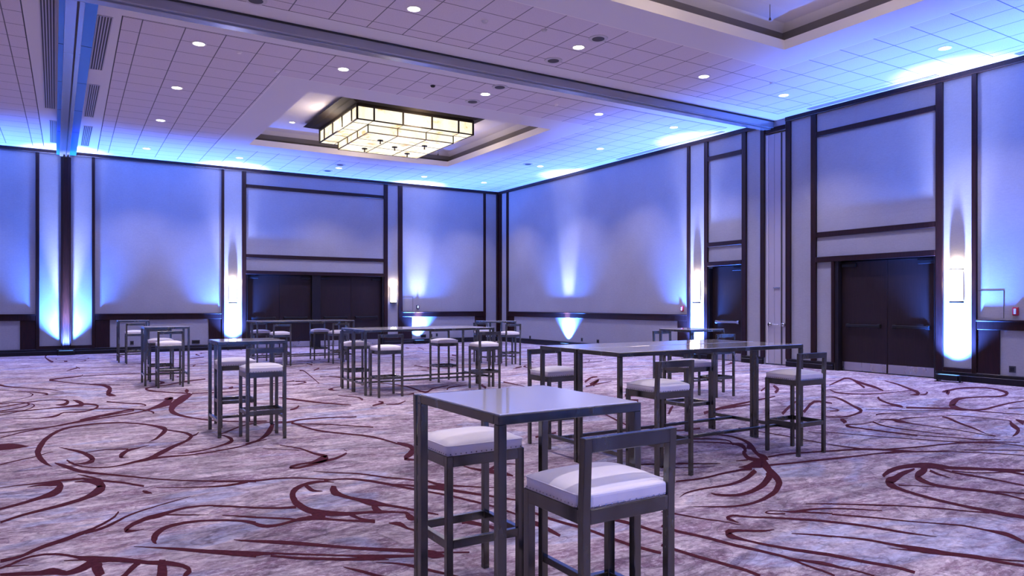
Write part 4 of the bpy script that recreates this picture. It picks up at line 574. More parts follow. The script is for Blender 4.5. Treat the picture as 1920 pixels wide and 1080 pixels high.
[1415,2358,-66,-105,1414,2327,-56,-89,1413,2296,-47,-73,1411,2263,-38,-58,1407,2228,-31,-46,1402,2193,-25,-36,1397,2158,-18,-26],
[1293,2313,-87,-133,1261,2220,-72,-107],
[1900,3748,-134,-259,1901,3688,-80,-151],
[1947,4535,-80,-182,1941,4460,-47,-106],
[1348,2962,-30,-63,1356,2888,-22,-45],
[2045,3777,-83,-159,2083,3816,-57,-109],
[1730,2797,-26,-45,1769,2829,-46,-77,1809,2863,-66,-111,1832,2884,-70,-121,1824,2880,73,119,1798,2862,55,91,1773,2844,38,63],
[2011,3301,77,120,2039,3385,40,63],
[1101,3671,-21,-68,1171,3495,-21,-63],
[2045,4554,-50,-104,1971,4291,-60,-123],
[1482,3023,-25,-51,1629,3009,-28,-52],
[2029,3099,-75,-107,2016,3062,-73,-105],
[880,2932,-18,-58,949,2832,-19,-55]]

def build_floor():
    bm = bmesh.new()
    f = bm.faces.new([bm.verts.new(p) for p in ((XL, YN, 0), (XR + 0.3, YN, 0), (XR + 0.3, YB + 0.3, 0), (XL, YB + 0.3, 0))])
    zz = 0.0012
    def ribbon(rows, z):
        prev = None
        for (cx_, cy_, hx, hy) in rows:
            a = bm.verts.new((cx_ + hx, cy_ + hy, z)); b = bm.verts.new((cx_ - hx, cy_ - hy, z))
            if prev:
                q = bm.faces.new((prev[0], a, b, prev[1]))
                q.material_index = 1
            prev = (a, b)
    for s in STROKES:
        rows = [(s[i] / 200.0, s[i + 1] / 200.0, s[i + 2] / 1000.0, s[i + 3] / 1000.0) for i in range(0, len(s), 4)]
        ribbon(rows, zz)
        zz += 0.000008
    # the same scrolls continue over the rest of the hall
    rnd = random.Random(11)
    def scroll(x, y, ang, n, step, curl, wmax):
        rows = []
        for i in range(n):
            t = i / (n - 1)
            ww = wmax * math.sin(PI * t) ** 0.7 * (0.6 + 0.4 * math.sin(5 * t + ang)) + 0.006
            rows.append((x, y, -math.sin(ang) * ww, math.cos(ang) * ww))
            x += math.cos(ang) * step; y += math.sin(ang) * step
            ang += curl * (0.4 + 1.6 * t)
        return rows
    for i in range(150):
        x, y = rnd.uniform(-6, 14), rnd.uniform(10.5, 24.2)
        if y < 15 and rnd.random() < 0.5:
            continue
        rw = scroll(x, y, rnd.uniform(-0.4, 0.6) + (PI if rnd.random() < 0.4 else 0), 22, rnd.uniform(0.06, 0.13), rnd.choice((-1, 1)) * rnd.uniform(0.02, 0.16), rnd.uniform(0.012, 0.05))
        rw = [r for r in rw if XL < r[0] < XR - 0.2 and r[1] < YB - 0.2]
        if len(rw) > 3:
            ribbon(rw, zz)
            zz += 0.000006
    for i in range(70):
        x, y = rnd.uniform(-13, 13), rnd.uniform(-7, 1.2)
        rw = scroll(x, y, rnd.uniform(-0.6, 0.8), 22, rnd.uniform(0.08, 0.14), rnd.choice((-1, 1)) * rnd.uniform(0.02, 0.14), rnd.uniform(0.012, 0.04))
        ribbon([r for r in rw if r[1] < 1.4 and XL < r[0] < XR - 0.2], zz)
        zz += 0.000006
    me = bpy.data.meshes.new('floor')
    bm.normal_update()
    for q in bm.faces:
        if q.normal.z < 0:
            q.normal_flip()
    bm.to_mesh(me); bm.free()
    me.materials.append(M['carpet']); me.materials.append(M['scroll'])
    o = bpy.data.objects.new('floor', me)
    COL.objects.link(o)
    struct('floor', o)
build_floor()

# ---------------------------------------------------------------- ceiling
CN = (4.30, 10.52, 15.15, 21.07)      # far coffer opening
CS = (4.30, 10.72, 2.30, 8.25)        # near coffer opening
FIELDS = [(0.70, 14.24, 12.66, 24.42), (0.70, 14.24, -7.4, 11.13), (-14.5, -0.60, 12.66, 24.42), (-14.5, -0.60, -7.4, 11.13)]
BORD = [(3.53, 11.27, 14.38, 21.82), (3.53, 11.53, 1.52, 9.02)]
def build_ceiling():
    xs, ys = {XL, XR}, {YN, YB}
    gw = 0.018
    for (a, b, c, d) in FIELDS:
        xs |= {a, a + gw, b - gw, b}; ys |= {c, c + gw, d - gw, d}
    for (a, b, c, d) in BORD:
        xs |= {a, b, a - gw, b + gw}; ys |= {c, d, c - gw, d + gw}
    for (a, b, c, d) in (CN, CS):
        xs |= {a, b}; ys |= {c, d}
    BEAM = (-14.99, XR, 11.60, 11.95)
    xs |= {-0.16, 0.36}; ys |= {11.60, 11.95}
    xs, ys = sorted(xs), sorted(ys)
    bm = bmesh.new()
    V = {}
    def vert(x, y):
        if (x, y) not in V:
            V[(x, y)] = bm.verts.new((x, y, ZC))
        return V[(x, y)]
    inr = lambda p, r, e=0: r[0] - e < p[0] < r[1] + e and r[2] - e < p[1] < r[3] + e
    for i in range(len(xs) - 1):
        for j in range(len(ys) - 1):
            p = ((xs[i] + xs[i + 1]) / 2, (ys[j] + ys[j + 1]) / 2)
            if inr(p, CN) or inr(p, CS):
                continue
            k = 0
            for r in FIELDS:
                if inr(p, r):
                    k = 1 if (r[0] + gw < p[0] < r[1] - gw and r[2] + gw < p[1] < r[3] - gw) else 2
            for r in BORD:
                if inr(p, r):
                    k = 0
                elif inr(p, r, gw) and k == 1:
                    k = 3
            f = bm.faces.new((vert(xs[i], ys[j]), vert(xs[i], ys[j + 1]), vert(xs[i + 1], ys[j + 1]), vert(xs[i + 1], ys[j])))
            f.material_index = k
    # raised coffers: fascia, ledge, cove wall and splay coloured dark for their shade, upper ceiling
    for (a, b, c, d) in (CN, CS):
        prof = [(0.0, ZC, 3), (0.0, ZC + 0.17, 3), (0.24, ZC + 0.17, 0), (0.24, ZC + 0.27, 4), (0.17, ZC + 0.38, 5), (0.0, ZC + 0.47, 0), (-0.35, ZC + 0.50, 0)]
        prev = None
        for off, z, k in prof:
            ring = [bm.verts.new(q) for q in ((a - off, c - off, z), (b + off, c - off, z), (b + off, d + off, z), (a - off, d + off, z))]
            if prev:
                for i in range(4):
                    j = (i + 1) % 4
                    f = bm.faces.new((prev[i], prev[j], ring[j], ring[i]))
                    f.material_index = {3: 3, 0: 0, 4: 4, 5: 5}[k]
            prev = ring
        f = bm.faces.new(prev)
        f.material_index = 0
    o = obj('ceiling', bm, [M['plaster'], M['tile'], M['groove'], M['fascia'], M['cove_dark'], M['cove_grey']])
    # normals were recalculated; flat lighting needs none of them flipped
    struct('ceiling', o)
    # thin slab above to close the hall
build_ceiling()

# partition tracks under the ceiling, one across and one along the hall
boxes_t = [(XL + 0.01, XR - 0.01, 11.60, 11.68, 5.80, ZC), (XL + 0.01, XR - 0.01, 11.68, 11.79, 5.775, ZC), (XL + 0.01, XR - 0.01, 11.815, 11.90, 5.79, ZC)]
t1 = boxes('trim_1', boxes_t, M['track'], bev=0.006); struct('', t1)
bl = boxes('track_dark_strip', [(XL + 0.02, XR - 0.02, 11.79, 11.815, 5.81, ZC - 0.002), (XL + 0.02, XR - 0.02, 11.90, 11.93, 5.83, ZC - 0.002), (XL + 0.02, XR - 0.02, 11.575, 11.60, 5.945, ZC - 0.002)], M['groove'], t1)  # the slot, a dark line on the far side, painted shade along the near edge
t2 = boxes('trim_2', [(-0.16, -0.012, 0, 12.76, 5.79, ZC), (0.015, 0.085, 0, 12.76, 5.79, ZC)], M['track'], bev=0.004); struct('', t2)
boxes('blue_side_strip', [(-0.235, -0.16, 0, 12.76, 5.825, ZC), (0.085, 0.25, 0, 12.76, 5.845, ZC)], M['blue_strip'], t2)  # side strips in one even saturated blue
boxes('strip_joint', [(x0, x1, y, y + 0.012, z, z + 0.004) for y in (2.2, 4.6, 7.0, 9.4) for x0, x1, z in ((-0.233, -0.162, 5.822), (0.087, 0.248, 5.842))], M['groove'], t2)
box('track_dark_strip', (-0.012, 0.015, 0.02, 12.74, 5.80, ZC - 0.002), M['groove'], t2)  # slot between the two track halves
# the pale hanger strips where the long track meets the wall post
boxes('track_end', [(-0.075, -0.025, 12.3, 12.75, 5.765, 5.79), (0.022, 0.072, 12.3, 12.75, 5.765, 5.79)], M['chrome'], t2)
t2.location = (0.115, 11.91, 0); t2.rotation_euler = (0, 0, math.radians(0.85))

# ---------------------------------------------------------------- walls
TH = 0.22
def wall(name, axis, pos, sgn, u0, u1, holes, m):
    """slab wall with door openings; axis 'x': runs along x at y=pos, axis 'y': runs along y at x=pos"""
    us = sorted({u0, u1} | {h[0] for h in holes} | {h[1] for h in holes})
    bm = bmesh.new()
    for i in range(len(us) - 1):
        a, b = us[i], us[i + 1]
        z0 = 0.0
        for h in holes:
            if h[0] - 1e-6 <= a and b <= h[1] + 1e-6:
                z0 = h[2]
        if z0 < ZC:
            lo, hi = (pos, pos + TH) if sgn > 0 else (pos - TH, pos)
            if axis == 'x':
                bx(bm, a, b, lo, hi, z0, ZC + 0.8)
            else:
                bx(bm, lo, hi, a, b, z0, ZC + 0.8)
    bmesh.ops.remove_doubles(bm, verts=bm.verts[:], dist=1e-5)
    return struct('', obj(name, bm, m))
wall('wall_back', 'x', YB, 1, XL, XR + TH, [(4.98, 9.78, 2.50)], M['fabric_x'])
wall('wall_right', 'y', XR, 1, YN, YB, [(12.56, 13.71, 2.52), (7.73, 9.95, 2.47), (11.24, 11.86, 5.70)], M['fabric_y'])
wall('wall_left', 'y', XL, -1, YN, YB, [], M['fabric_y'])
wall('wall_near', 'x', YN, -1, XL - TH, XR + TH, [], M['fabric_x'])
box('wall_pocket', (XR + 0.10, XR + TH, 11.24, 11.86, 0, 5.72), M['panel'])['kind'] = 'structure'

tn = [2]
def trimX(lst, m='wood', d=0.05, bev=0.008):   # on the back wall: (x0,x1,z0,z1[,depth])
    for t in lst:
        tn[0] += 1
        dd = t[4] if len(t) > 4 else d
        struct('', box('trim_%d' % tn[0], (t[0], t[1], YB - dd, YB + 0.001, t[2], t[3]), M[m], bev=min(bev, dd / 3)))
def trimY(lst, m='wood', d=0.05, bev=0.008):
    for t in lst:
        tn[0] += 1
        dd = t[4] if len(t) > 4 else d
        struct('', box('trim_%d' % tn[0], (XR - dd, XR + 0.001, t[0], t[1], t[2], t[3]), M[m], bev=min(bev, dd / 3)))
TOP = ZC - 0.10
# crown
trimX([(XL, -0.22, TOP, ZC, 0.07), (0.07, XR, TOP, ZC, 0.07)])
trimY([(YN, 11.24, TOP, ZC, 0.07), (11.86, YB, TOP, ZC, 0.07)])
trimY([(11.24, 11.86, 5.70, 5.82, 0.02)])
# uprights, back wall
trimX([(a, b, 0.17, TOP) for a, b in ((-0.82, -0.73), (0.58, 0.66), (4.22, 4.30), (9.80, 9.95), (10.36, 10.53), (13.98, 14.08), (-5.3, -5.2), (-4.6, -4.5), (-9, -8.9))] + [(4.85, 4.98, 0.17, TOP)], d=0.055)
trimX([(14.57, 14.69, 0.17, TOP, 0.10)])
# the post the long track closes on
trimX([(-0.20, 0.05, 0.17, 5.79, 0.12), (-0.17, -0.125, 0.17, 5.79, 0.15), (-0.025, 0.02, 0.17, 5.79, 0.15)])
trimX([(-0.73, -0.20, 0.17, 0.27), (0.05, 0.58, 0.17, 0.27), (4.30, 4.85, 0.17, 0.25), (9.95, 10.36, 0.17, 0.25)])
# uprights, right wall
trimY([(a, b, 0.17, TOP) for a, b in ((24.06, 24.18), (14.37, 14.47), (13.71, 13.84), (12.42, 12.56), (11.86, 11.98), (11.10, 11.24), (10.41, 10.55), (7.59, 7.73), (6.97, 7.06), (2.9, 3.0), (2.2, 2.3))], d=0.055)
trimY([(24.58, 24.75, 0.17, TOP, 0.06)])
trimY([(13.84, 14.37, 0.17, 0.26), (7.06, 7.59, 0.17, 0.26)])
# door-bay bands
for z0, z1 in ((5.33, 5.45), (3.02, 3.14)):
    trimX([(4.98, 9.80, z0, z1)]); trimY([(12.56, 13.71, z0, z1), (7.73, 10.41, z0, z1)])
trimX([(4.96, 9.80, 2.48, 2.60, 0.07)]); trimY([(12.56, 13.71, 2.50, 2.62, 0.07), (7.73, 10.41, 2.45, 2.57, 0.07), (9.95, 10.02, 0.17, 2.45, 0.06)])
# chair rail and dark end panels
for a, b in ((-4.5, -0.82), (0.66, 4.22), (10.53, 13.98)):
    trimX([(a, b, 1.01, 1.17), (a, b, 1.165, 1.20, 0.075)])
for a, b in ((14.47, 24.06), (3.0, 6.97)):
    trimY([(a, b, 1.01, 1.17), (a, b, 1.165, 1.20, 0.075)])
trimX([(a, b, 0.17, 1.01, 0.03) for a, b in ((-1.19, -0.82), (-4.5, -4.1), (0.66, 1.05), (3.83, 4.22), (10.53, 10.92), (13.60, 13.98))])
trimY([(a, b, 0.17, 1.01, 0.03) for a, b in ((23.65, 24.06), (14.47, 14.86), (6.58, 6.97), (3.0, 3.4))])
def baseb(name, lst):
    bm = bmesh.new()
    for (a, b) in lst:
        if name == 'baseboard_back':
            bx(bm, a, b, YB - 0.075, YB, 0, 0.12, bev=0.01); bx(bm, a, b, YB - 0.055, YB, 0.12, 0.185, bev=0.012)
        else:
            bx(bm, XR - 0.075, XR, a, b, 0, 0.12, bev=0.01); bx(bm, XR - 0.055, XR, a, b, 0.12, 0.185, bev=0.012)
    struct('', obj(name, bm, M['base']))
baseb('baseboard_back', [(XL, 4.98), (9.80, 14.6)])
baseb('baseboard_right', [(YN, 7.73), (9.97, 11.22), (11.90, 12.56), (13.71, YB - 0.08)])
# post plinth
struct('', box('trim_plinth', (-0.30, 0.15, YB - 0.16, YB - 0.07, 0, 0.17), M['base'], bev=0.01))

# ---------------------------------------------------------------- doors
dn = [0]
def leaf_set(axis, pos, spans, h, chrome_bar=False, bars=True, closer=True):
    """door leaves set back in the wall opening"""
    for (a, b, hinge) in spans:
        dn[0] += 1
        root = struct('door_%d' % dn[0])
        root.name = 'door_%d' % dn[0]
        def B(name, u0, u1, d0, d1, z0, z1, m, parent=root, bev=0.003):
            if axis == 'x':
                return box(name, (u0, u1, pos + d0, pos + d1, z0, z1), m, parent, bev)
            return box(name, (pos + d0, pos + d1, u0, u1, z0, z1), m, parent, bev)
        B('door_leaf', a + 0.004, b - 0.004, 0.10, 0.145, 0.012, h, M['door'])
        B('kick_plate', a + 0.02, b - 0.02, 0.094, 0.10, 0.02, 0.205, M['kick'], bev=0.001)
        w_ = b - a
        if bars:
            m_ = M['chrome'] if chrome_bar else M['black']
            bar = B('push_bar', a + 0.13 * w_, b - 0.13 * w_, 0.03, 0.06, 0.985, 1.045, m_, bev=0.008)
            B('bar_bracket', a + 0.13 * w_, a + 0.13 * w_ + 0.07, 0.045, 0.10, 0.97, 1.06, m_, bar, 0.006)
            B('bar_bracket', b - 0.13 * w_ - 0.07, b - 0.13 * w_, 0.045, 0.10, 0.97, 1.06, m_, bar, 0.006)
        if closer:
            c0, c1 = (a + 0.03, a + 0.36) if hinge == 0 else (b - 0.36, b - 0.03)
            B('door_closer', c0, c1, 0.045, 0.10, h - 0.12, h - 0.05, M['black'], bev=0.006)
h = 2.46
leaf_set('x', YB, [(5.03, 6.09, 0), (6.09, 7.17, 1), (7.47, 8.60, 0), (8.60, 9.74, 1)], h)
leaf_set('y', XR, [(12.60, 13.67, 0)], 2.48, chrome_bar=True)
leaf_set('y', XR, [(7.77, 8.80, 0), (8.80, 9.86, 1)], 2.43)
# jambs, posts and the backs of the openings
trimJ = [('x', (4.98, 5.03)), ('x', (7.17, 7.47)), ('x', (9.74, 9.80)), ('y', (12.56, 12.60)), ('y', (13.67, 13.71)), ('y', (7.73, 7.77)), ('y', (9.86, 9.95))]
for ax, (a, b) in trimJ:
    tn[0] += 1
    hh = 2.50 if ax == 'x' else 2.45
    if ax == 'x':
        o = box('trim_%d' % tn[0], (a, b, YB - 0.03, YB + 0.20, 0, hh), M['base'], bev=0.006)
    else:
        o = box('trim_%d' % tn[0], (XR - 0.03, XR + 0.20, a, b, 0, hh), M['base'], bev=0.006)
    struct('', o)
struct('', box('wall_behind_back_doors', (4.9, 9.85, YB + TH, YB + TH + 0.05, 0, 2.6), M['base']))
struct('', box('wall_behind_right_doors', (XR + TH, XR + TH + 0.05, 7.6, 13.8, 0, 5.9), M['base']))
# folded operable-wall panels in their pocket
dn[0] += 1
pd = struct('door_%d' % dn[0]); pd.name = 'door_%d' % dn[0]
box('pocket_panel', (XR + 0.03, XR + 0.07, 11.265, 11.385, 0.03, 5.66), M['panel'], pd, 0.003)
boxes('pocket_panel', [(XR + 0.015, XR + 0.07, 11.425, 11.60, 0.03, 5.66), (XR + 0.015, XR + 0.07, 11.607, 11.78, 0.03, 5.66)], M['panel'], pd, 0.003)
box('panel_slot', (XR + 0.04, XR + 0.05, 11.385, 11.425, 0.03, 5.66), M['groove'], pd)
box('panel_edge', (XR + 0.0, XR + 0.07, 11.78, 11.85, 0.03, 5.66), M['slat'], pd, 0.003)
for yy in (11.33, 11.72):
    bm = bmesh.new()
    cyl(bm, (XR - 0.035, yy, 0.99), 0.045, 0.05, 'x', 20)
    k = obj('pull_rosette', bm, M['chrome'], pd, True)
    bm = bmesh.new(); cyl(bm, (XR - 0.05, yy, 1.0), 0.014, 0.02, 'x', 12); obj('rosette_button', bm, M['black'], k)
bm = bmesh.new(); cyl(bm, (XR - 0.05, 11.42, 0.99), 0.012, 0.27, 'y', 12); obj('pull_lever', bm, M['chrome'], pd, True)
box('latch_bar', (XR - 0.012, XR + 0.02, 11.44, 11.62, 1.88, 1.90), M['chrome'], pd)
# ---------------------------------------------------------------- wall sconces and uplights
def make_sconce():
    t = thing('wall_sconce', '', 'wall lamp')
    # half-round glass, back against x-z plane at y=0, bulging to -y
    bm = bmesh.new()
    seg = 16; R_ = 0.115
    pts = [(R_ * math.cos(PI * i / seg), -0.085 * math.sin(PI * i / seg) - 0.03) for i in range(seg + 1)]
    a = [bm.verts.new((x, y, 0.03)) for x, y in pts]; b = [bm.verts.new((x, y, 0.64)) for x, y in pts]
    for i in range(seg):
        bm.faces.new((a[i], a[i + 1], b[i + 1], b[i]))
    bm.faces.new(a); bm.faces.new(b[::-1]); bm.faces.new((a[0], b[0], b[-1], a[-1]))
    obj('glass_shade', bm, M['shade'], t)
    def halfdisc(name, z0, z1, r, d, m):
        bm = bmesh.new()
        p2 = [(r * math.cos(PI * i / seg), -d * math.sin(PI * i / seg) - 0.012) for i in range(seg + 1)]
        a = [bm.verts.new((x, y, z0)) for x, y in p2]; b = [bm.verts.new((x, y, z1)) for x, y in p2]
        for i in range(seg):
            bm.faces.new((a[i], a[i + 1], b[i + 1], b[i]))
        bm.faces.new(a); bm.faces.new(b[::-1]); bm.faces.new((a[0], b[0], b[-1], a[-1]))
        return obj(name, bm, m, t)
    halfdisc('bottom_cap', -0.005, 0.03, 0.128, 0.118, M['cap'])
    # open collar at the top lets light out upwards
    bm = bmesh.new()
    for i in range(seg):
        q = []
        for (rr, dd) in ((0.130, 0.120), (0.118, 0.105)):
            for k in (i, i + 1):
                q.append((rr * math.cos(PI * k / seg), -dd * math.sin(PI * k / seg) - 0.012))
        lo = [bm.verts.new((x, y, 0.64)) for x, y in (q[0], q[1], q[3], q[2])]
        hi = [bm.verts.new((x, y, 0.655)) for x, y in (q[0], q[1], q[3], q[2])]
        bm.faces.new(lo); bm.faces.new(hi[::-1])
        for k in range(4):
            bm.faces.new((lo[k], lo[(k + 1) % 4], hi[(k + 1) % 4], hi[k]))
    obj('top_collar', bm, M['cap'], t)
    box('back_plate', (-0.09, 0.09, -0.03, 0.0, 0.0, 0.63), M['bronze2'], t, 0.004)
    lamp('sconce_light', 'POINT', (0, -0.07, 0.72), SCONCE_W, SCONCE_COL, parent=t, shadow_soft_size=0.03)
    lamp('sconce_light', 'POINT', (0, -0.20, 0.35), SCONCE_W * 0.9, SCONCE_COL, parent=t, shadow_soft_size=0.06)
    return t
SC = [(4.57, YB, 0.0, 'lit half-round wall sconce left of the four dark back doors, blue glow below it'),
      (10.17, YB, 0.0, 'lit half-round wall sconce on the narrow pilaster between back doors and the corner panel'),
      (XR, 14.12, -PI / 2, 'lit half-round wall sconce beside the single dark door with a chrome push bar'),
      (XR, 7.34, -PI / 2, 'largest lit wall sconce, on the glowing pilaster right of the double doors')]
s0 = make_sconce()
for i, (x, y, rz, lab) in enumerate(SC):
    s = s0 if i == 0 else dup(s0)
    s.location = (x, y, 1.52); s.rotation_euler = (0, 0, rz)
    tag(s, lab, 'wall lamp', 'half-round sconces on the walls')

def make_uplight():
    t = thing('uplight', '', 'uplight')
    bm = bmesh.new(); bx(bm, -0.20, 0.20, -0.085, 0.085, 0.03, 0.135, bev=0.012, seg=2); obj('housing', bm, M['black'], t)
    bm = bmesh.new(); bx(bm, -0.17, 0.17, -0.055, 0.055, 0.135, 0.139); obj('lens', bm, M['lens'], t)
    for s in (-1, 1):
        bm = bmesh.new(); bx(bm, s * 0.205 - 0.006, s * 0.205 + 0.006, -0.03, 0.03, 0.0, 0.11, bev=0.003)
        bx(bm, s * 0.205 - 0.006, s * 0.205 + 0.006, -0.11, 0.11, 0.0, 0.012, bev=0.003)
        obj('bracket', bm, M['black'], t)
    lamp('uplight_beam', 'SPOT', (0, 0, 0.17), UP_WIDE_W, UP_WIDE_COL, (PI - math.radians(6), 0, 0), t, spot_size=math.radians(96), spot_blend=1.0, shadow_soft_size=0.06)
    lamp('uplight_beam', 'SPOT', (0, 0, 0.17), UP_CORE_W, UP_CORE_COL, (PI - math.radians(3.2), 0, 0), t, spot_size=math.radians(26), spot_blend=1.0, shadow_soft_size=0.04)
    lamp('uplight_beam', 'SPOT', (0, 0, 0.17), UP_MID_W, UP_MID_COL, (PI - math.radians(9), 0, 0), t, spot_size=math.radians(40), spot_blend=1.0, shadow_soft_size=0.05)
    return t
UP = [(-0.075, YB - 0.30, 0.0, 'black uplight bar at the foot of the dark post on the back wall'),
      (4.57, YB - 0.30, 0.0, 'black uplight bar on the floor under the sconce left of the back doors'),
      (11.15, YB - 0.18, 0.0, 'black uplight bar on the floor under the small device right of the back doors'),
      (XR - 0.18, 20.1, -PI / 2, 'black uplight bar on the floor under the long right-hand panel near the corner'),
      (XR - 0.30, 14.12, -PI / 2, 'black uplight bar on the floor under the sconce by the single door'),
      (XR - 0.32, 7.34, -PI / 2, 'black uplight bar under the large sconce right of the double doors'),
      (XR - 0.19, 2.6, -PI / 2, 'black uplight bar under the panel nearest the viewer on the right wall'),
      (-4.85, YB - 0.18, 0.0, 'black uplight bar on the back wall beyond the left edge of the view'),
      (-3.0, YN + 0.3, PI, 'black uplight bar on the wall behind the viewer, left one'),
      (3.5, YN + 0.3, PI, 'black uplight bar on the wall behind the viewer, middle one'),
      (10.0, YN + 0.3, PI, 'black uplight bar on the wall behind the viewer, right one'),
      (XL + 0.3, 12.0, PI / 2, 'black uplight bar on the far left wall out of view')]
u0 = make_uplight()
for i, (x, y, rz, lab) in enumerate(UP):
    u = u0 if i == 0 else dup(u0)
    u.location = (x, y, 0.0); u.rotation_euler = (0, 0, rz)
    tag(u, lab, 'uplight', 'blue uplights along the walls')

# ---------------------------------------------------------------- ceiling fixtures
def make_downlight():
    t = thing('recessed_downlight', '', 'ceiling light')
    bm = bmesh.new()
    seg = 28
    rings = []
    for r, z in ((0.125, 0.0), (0.122, -0.008), (0.095, -0.006), (0.088, 0.012)):
        rings.append([bm.verts.new((r * math.cos(2 * PI * i / seg), r * math.sin(2 * PI * i / seg), z)) for i in range(seg)])
    for a, b in zip(rings, rings[1:]):
        for i in range(seg):
            bm.faces.new((a[i], a[(i + 1) % seg], b[(i + 1) % seg], b[i]))
    obj('trim_ring', bm, M['fascia'], t, True)
    bm = bmesh.new()
    cyl(bm, (0, 0, -0.005), 0.094, 0.002, 'z', 24)
    obj('lamp', bm, M['lamp'], t)
    lamp('downlight_beam', 'SPOT', (0, 0, -0.03), DOWN_W, DOWN_COL, (0, 0, 0), t, spot_size=math.radians(104), spot_blend=0.7, shadow_soft_size=0.08)
    return t
DX = [1.9, 4.45, 7.56, 10.63, 13.04]
NAMEX = {1.9: 'row nearest long track', 4.45: 'second row from long track', 7.56: 'middle row', 10.63: 'fourth row', 13.04: 'row along right wall'}
NAMEY = {23.12: 'closest to back wall', 19.4: 'beside far half of chandelier recess', 16.3: 'beside near half of chandelier recess',
         13.34: 'just beyond cross track', 10.05: 'just before cross track', 6.72: 'beside the nearer ceiling recess', 3.4: 'beside the near half of the nearer recess', -0.2: 'behind the viewer'}
pts = [(x, 23.12) for x in DX] + [(x, y) for y in (19.4, 16.3) for x in (1.9, 13.04)] + [(x, 13.34) for x in DX] + [(x, 10.05) for x in DX] + [(1.9, 6.72), (13.04, 6.72), (1.9, 3.4), (13.04, 3.4)] + [(x, -0.2) for x in DX]
d0 = make_downlight()
for i, (x, y) in enumerate(pts):
    d = d0 if i == 0 else dup(d0)
    d.location = (x, y, ZC - 0.001)
    tag(d, 'round downlight, %s, %s' % (NAMEX[x], NAMEY[y]), 'ceiling light', 'recessed downlights in the ceiling')
for k, (x, y, lab) in enumerate([(-3.2, 23.12, 'closest to the back wall'), (-3.2, 19.4, 'second from the back wall'), (-3.2, 16.3, 'third from the back wall'), (-3.2, 13.34, 'by the cross track'), (-3.2, 10.05, 'before the cross track'),
      (-7.5, 19.4, 'far'), (-7.5, 13.34, 'middle'), (-7.5, 6.7, 'near'), (-3.2, 5.0, 'beside the viewer'), (-11.5, 16.0, 'outermost far'), (-11.5, 6.0, 'outermost near')]):
    d = dup(d0); d.location = (x, y, ZC - 0.001)
    tag(d, 'round white recessed downlight over the left bay of the hall, %s' % lab, 'ceiling light', 'recessed downlights in the ceiling')
# two small lamps in the far recess ceiling
for x, y, lab in ((5.2, 19.9, 'left of the chandelier'), (10.0, 18.6, 'right of the chandelier')):
    d = dup(d0); d.location = (x, y, ZC + 0.495); d.scale = (0.75, 0.75, 1)
    tag(d, 'small recessed spotlight in the raised recess, %s' % lab, 'ceiling light', 'small spotlights in the chandelier recess')
    for ch in d.children:
        if ch.type == 'LIGHT':
            ch.data = ch.data.copy(); ch.data.energy = 25

def make_speaker():
    t = thing('ceiling_speaker', '', 'ceiling speaker')
    bm = bmesh.new(); cyl(bm, (0, 0, -0.012), 0.16, 0.012, 'z', 30, 0.165); obj('speaker_ring', bm, M['slat'], t, False)
    bm = bmesh.new(); cyl(bm, (0, 0, -0.016), 0.105, 0.006, 'z', 26); obj('speaker_grille', bm, M['grille'], t)
    return t
p0 = make_speaker()
for i, (x, y, lab) in enumerate([(7.57, 10.83, 'just before the cross track'), (7.59, 9.54, 'beside the nearer recess border'), (7.56, 12.74, 'just beyond the cross track'),
      (7.59, 13.97, 'beside the chandelier recess border'), (7.42, 22.56, 'behind the chandelier recess'), (7.40, 23.80, 'closest to the back wall'), (12.5, 19.3, 'between the recess and the right wall'), (2.34, 10.98, 'at the top edge of the view')]):
    p = p0 if i == 0 else dup(p0)
    p.location = (x, y, ZC)
    tag(p, 'round dark ceiling speaker in the tiles, %s' % lab, 'ceiling speaker', 'round ceiling speakers')
for i, (x, y, m_, lab) in enumerate([(2.57, 13.39, 'fascia', 'small white sprinkler plate between two downlights beyond the cross track'), (6.35, 13.39, 'black', 'small black detector dot in the tiles in front of the chandelier'),
      (3.4, 14.1, 'fascia', 'small round detector on the tiles left of the chandelier recess'), (9.3, 13.2, 'fascia', 'small white sprinkler plate right of the middle downlight beyond the track'), (5.6, 9.9, 'slat', 'faint sprinkler plate in the tiles before the cross track'),
      (6.6, 9.7, 'slat', 'second faint sprinkler plate near the nearer recess border'), (12.1, 9.6, 'slat', 'sprinkler plate in the tiles near the right wall')]):
    bm = bmesh.new(); cyl(bm, (0, 0, -0.03), 0.035, 0.03, 'z', 16, 0.055)
    o = obj('sprinkler' if m_ != 'black' else 'smoke_detector', bm, M[m_]); o.location = (x, y, ZC)
    tag(o, lab, 'sprinkler' if m_ != 'black' else 'smoke detector')

def vent(x0, x1, y0, y1, lab, n=4, axis='y'):
    t = thing('ceiling_vent', lab, 'air vent', ((x0 + x1) / 2, (y0 + y1) / 2, ZC), math.radians(0.8) if x1 < 1 else 0.0, 'slotted air vents in the ceiling border')
    hx, hy = (x1 - x0) / 2, (y1 - y0) / 2
    box('vent_back', (-hx, hx, -hy, hy, -0.004, 0.0), M['grille'], t)
    bm = bmesh.new()
    if axis == 'y':
        st = 2 * hx / (n + 1)
        for k in range(n + 2):
            c = -hx + k * st
            bx(bm, c - 0.008, c + 0.008, -hy, hy, -0.014, -0.003)
        bx(bm, -hx, hx, -hy - 0.012, -hy, -0.014, 0); bx(bm, -hx, hx, hy, hy + 0.012, -0.014, 0)
    else:
        st = 2 * hy / (n + 1)
        for k in range(n + 2):
            c = -hy + k * st
            bx(bm, -hx, hx, c - 0.008, c + 0.008, -0.014, -0.003)
    obj('vent_slats', bm, M['slat'], t)
vent(0.36, 0.56, 12.82, 15.80, 'slotted air vent right of the long track, nearest the cross track')
vent(0.33, 0.52, 16.95, 19.90, 'slotted air vent right of the long track, middle one')
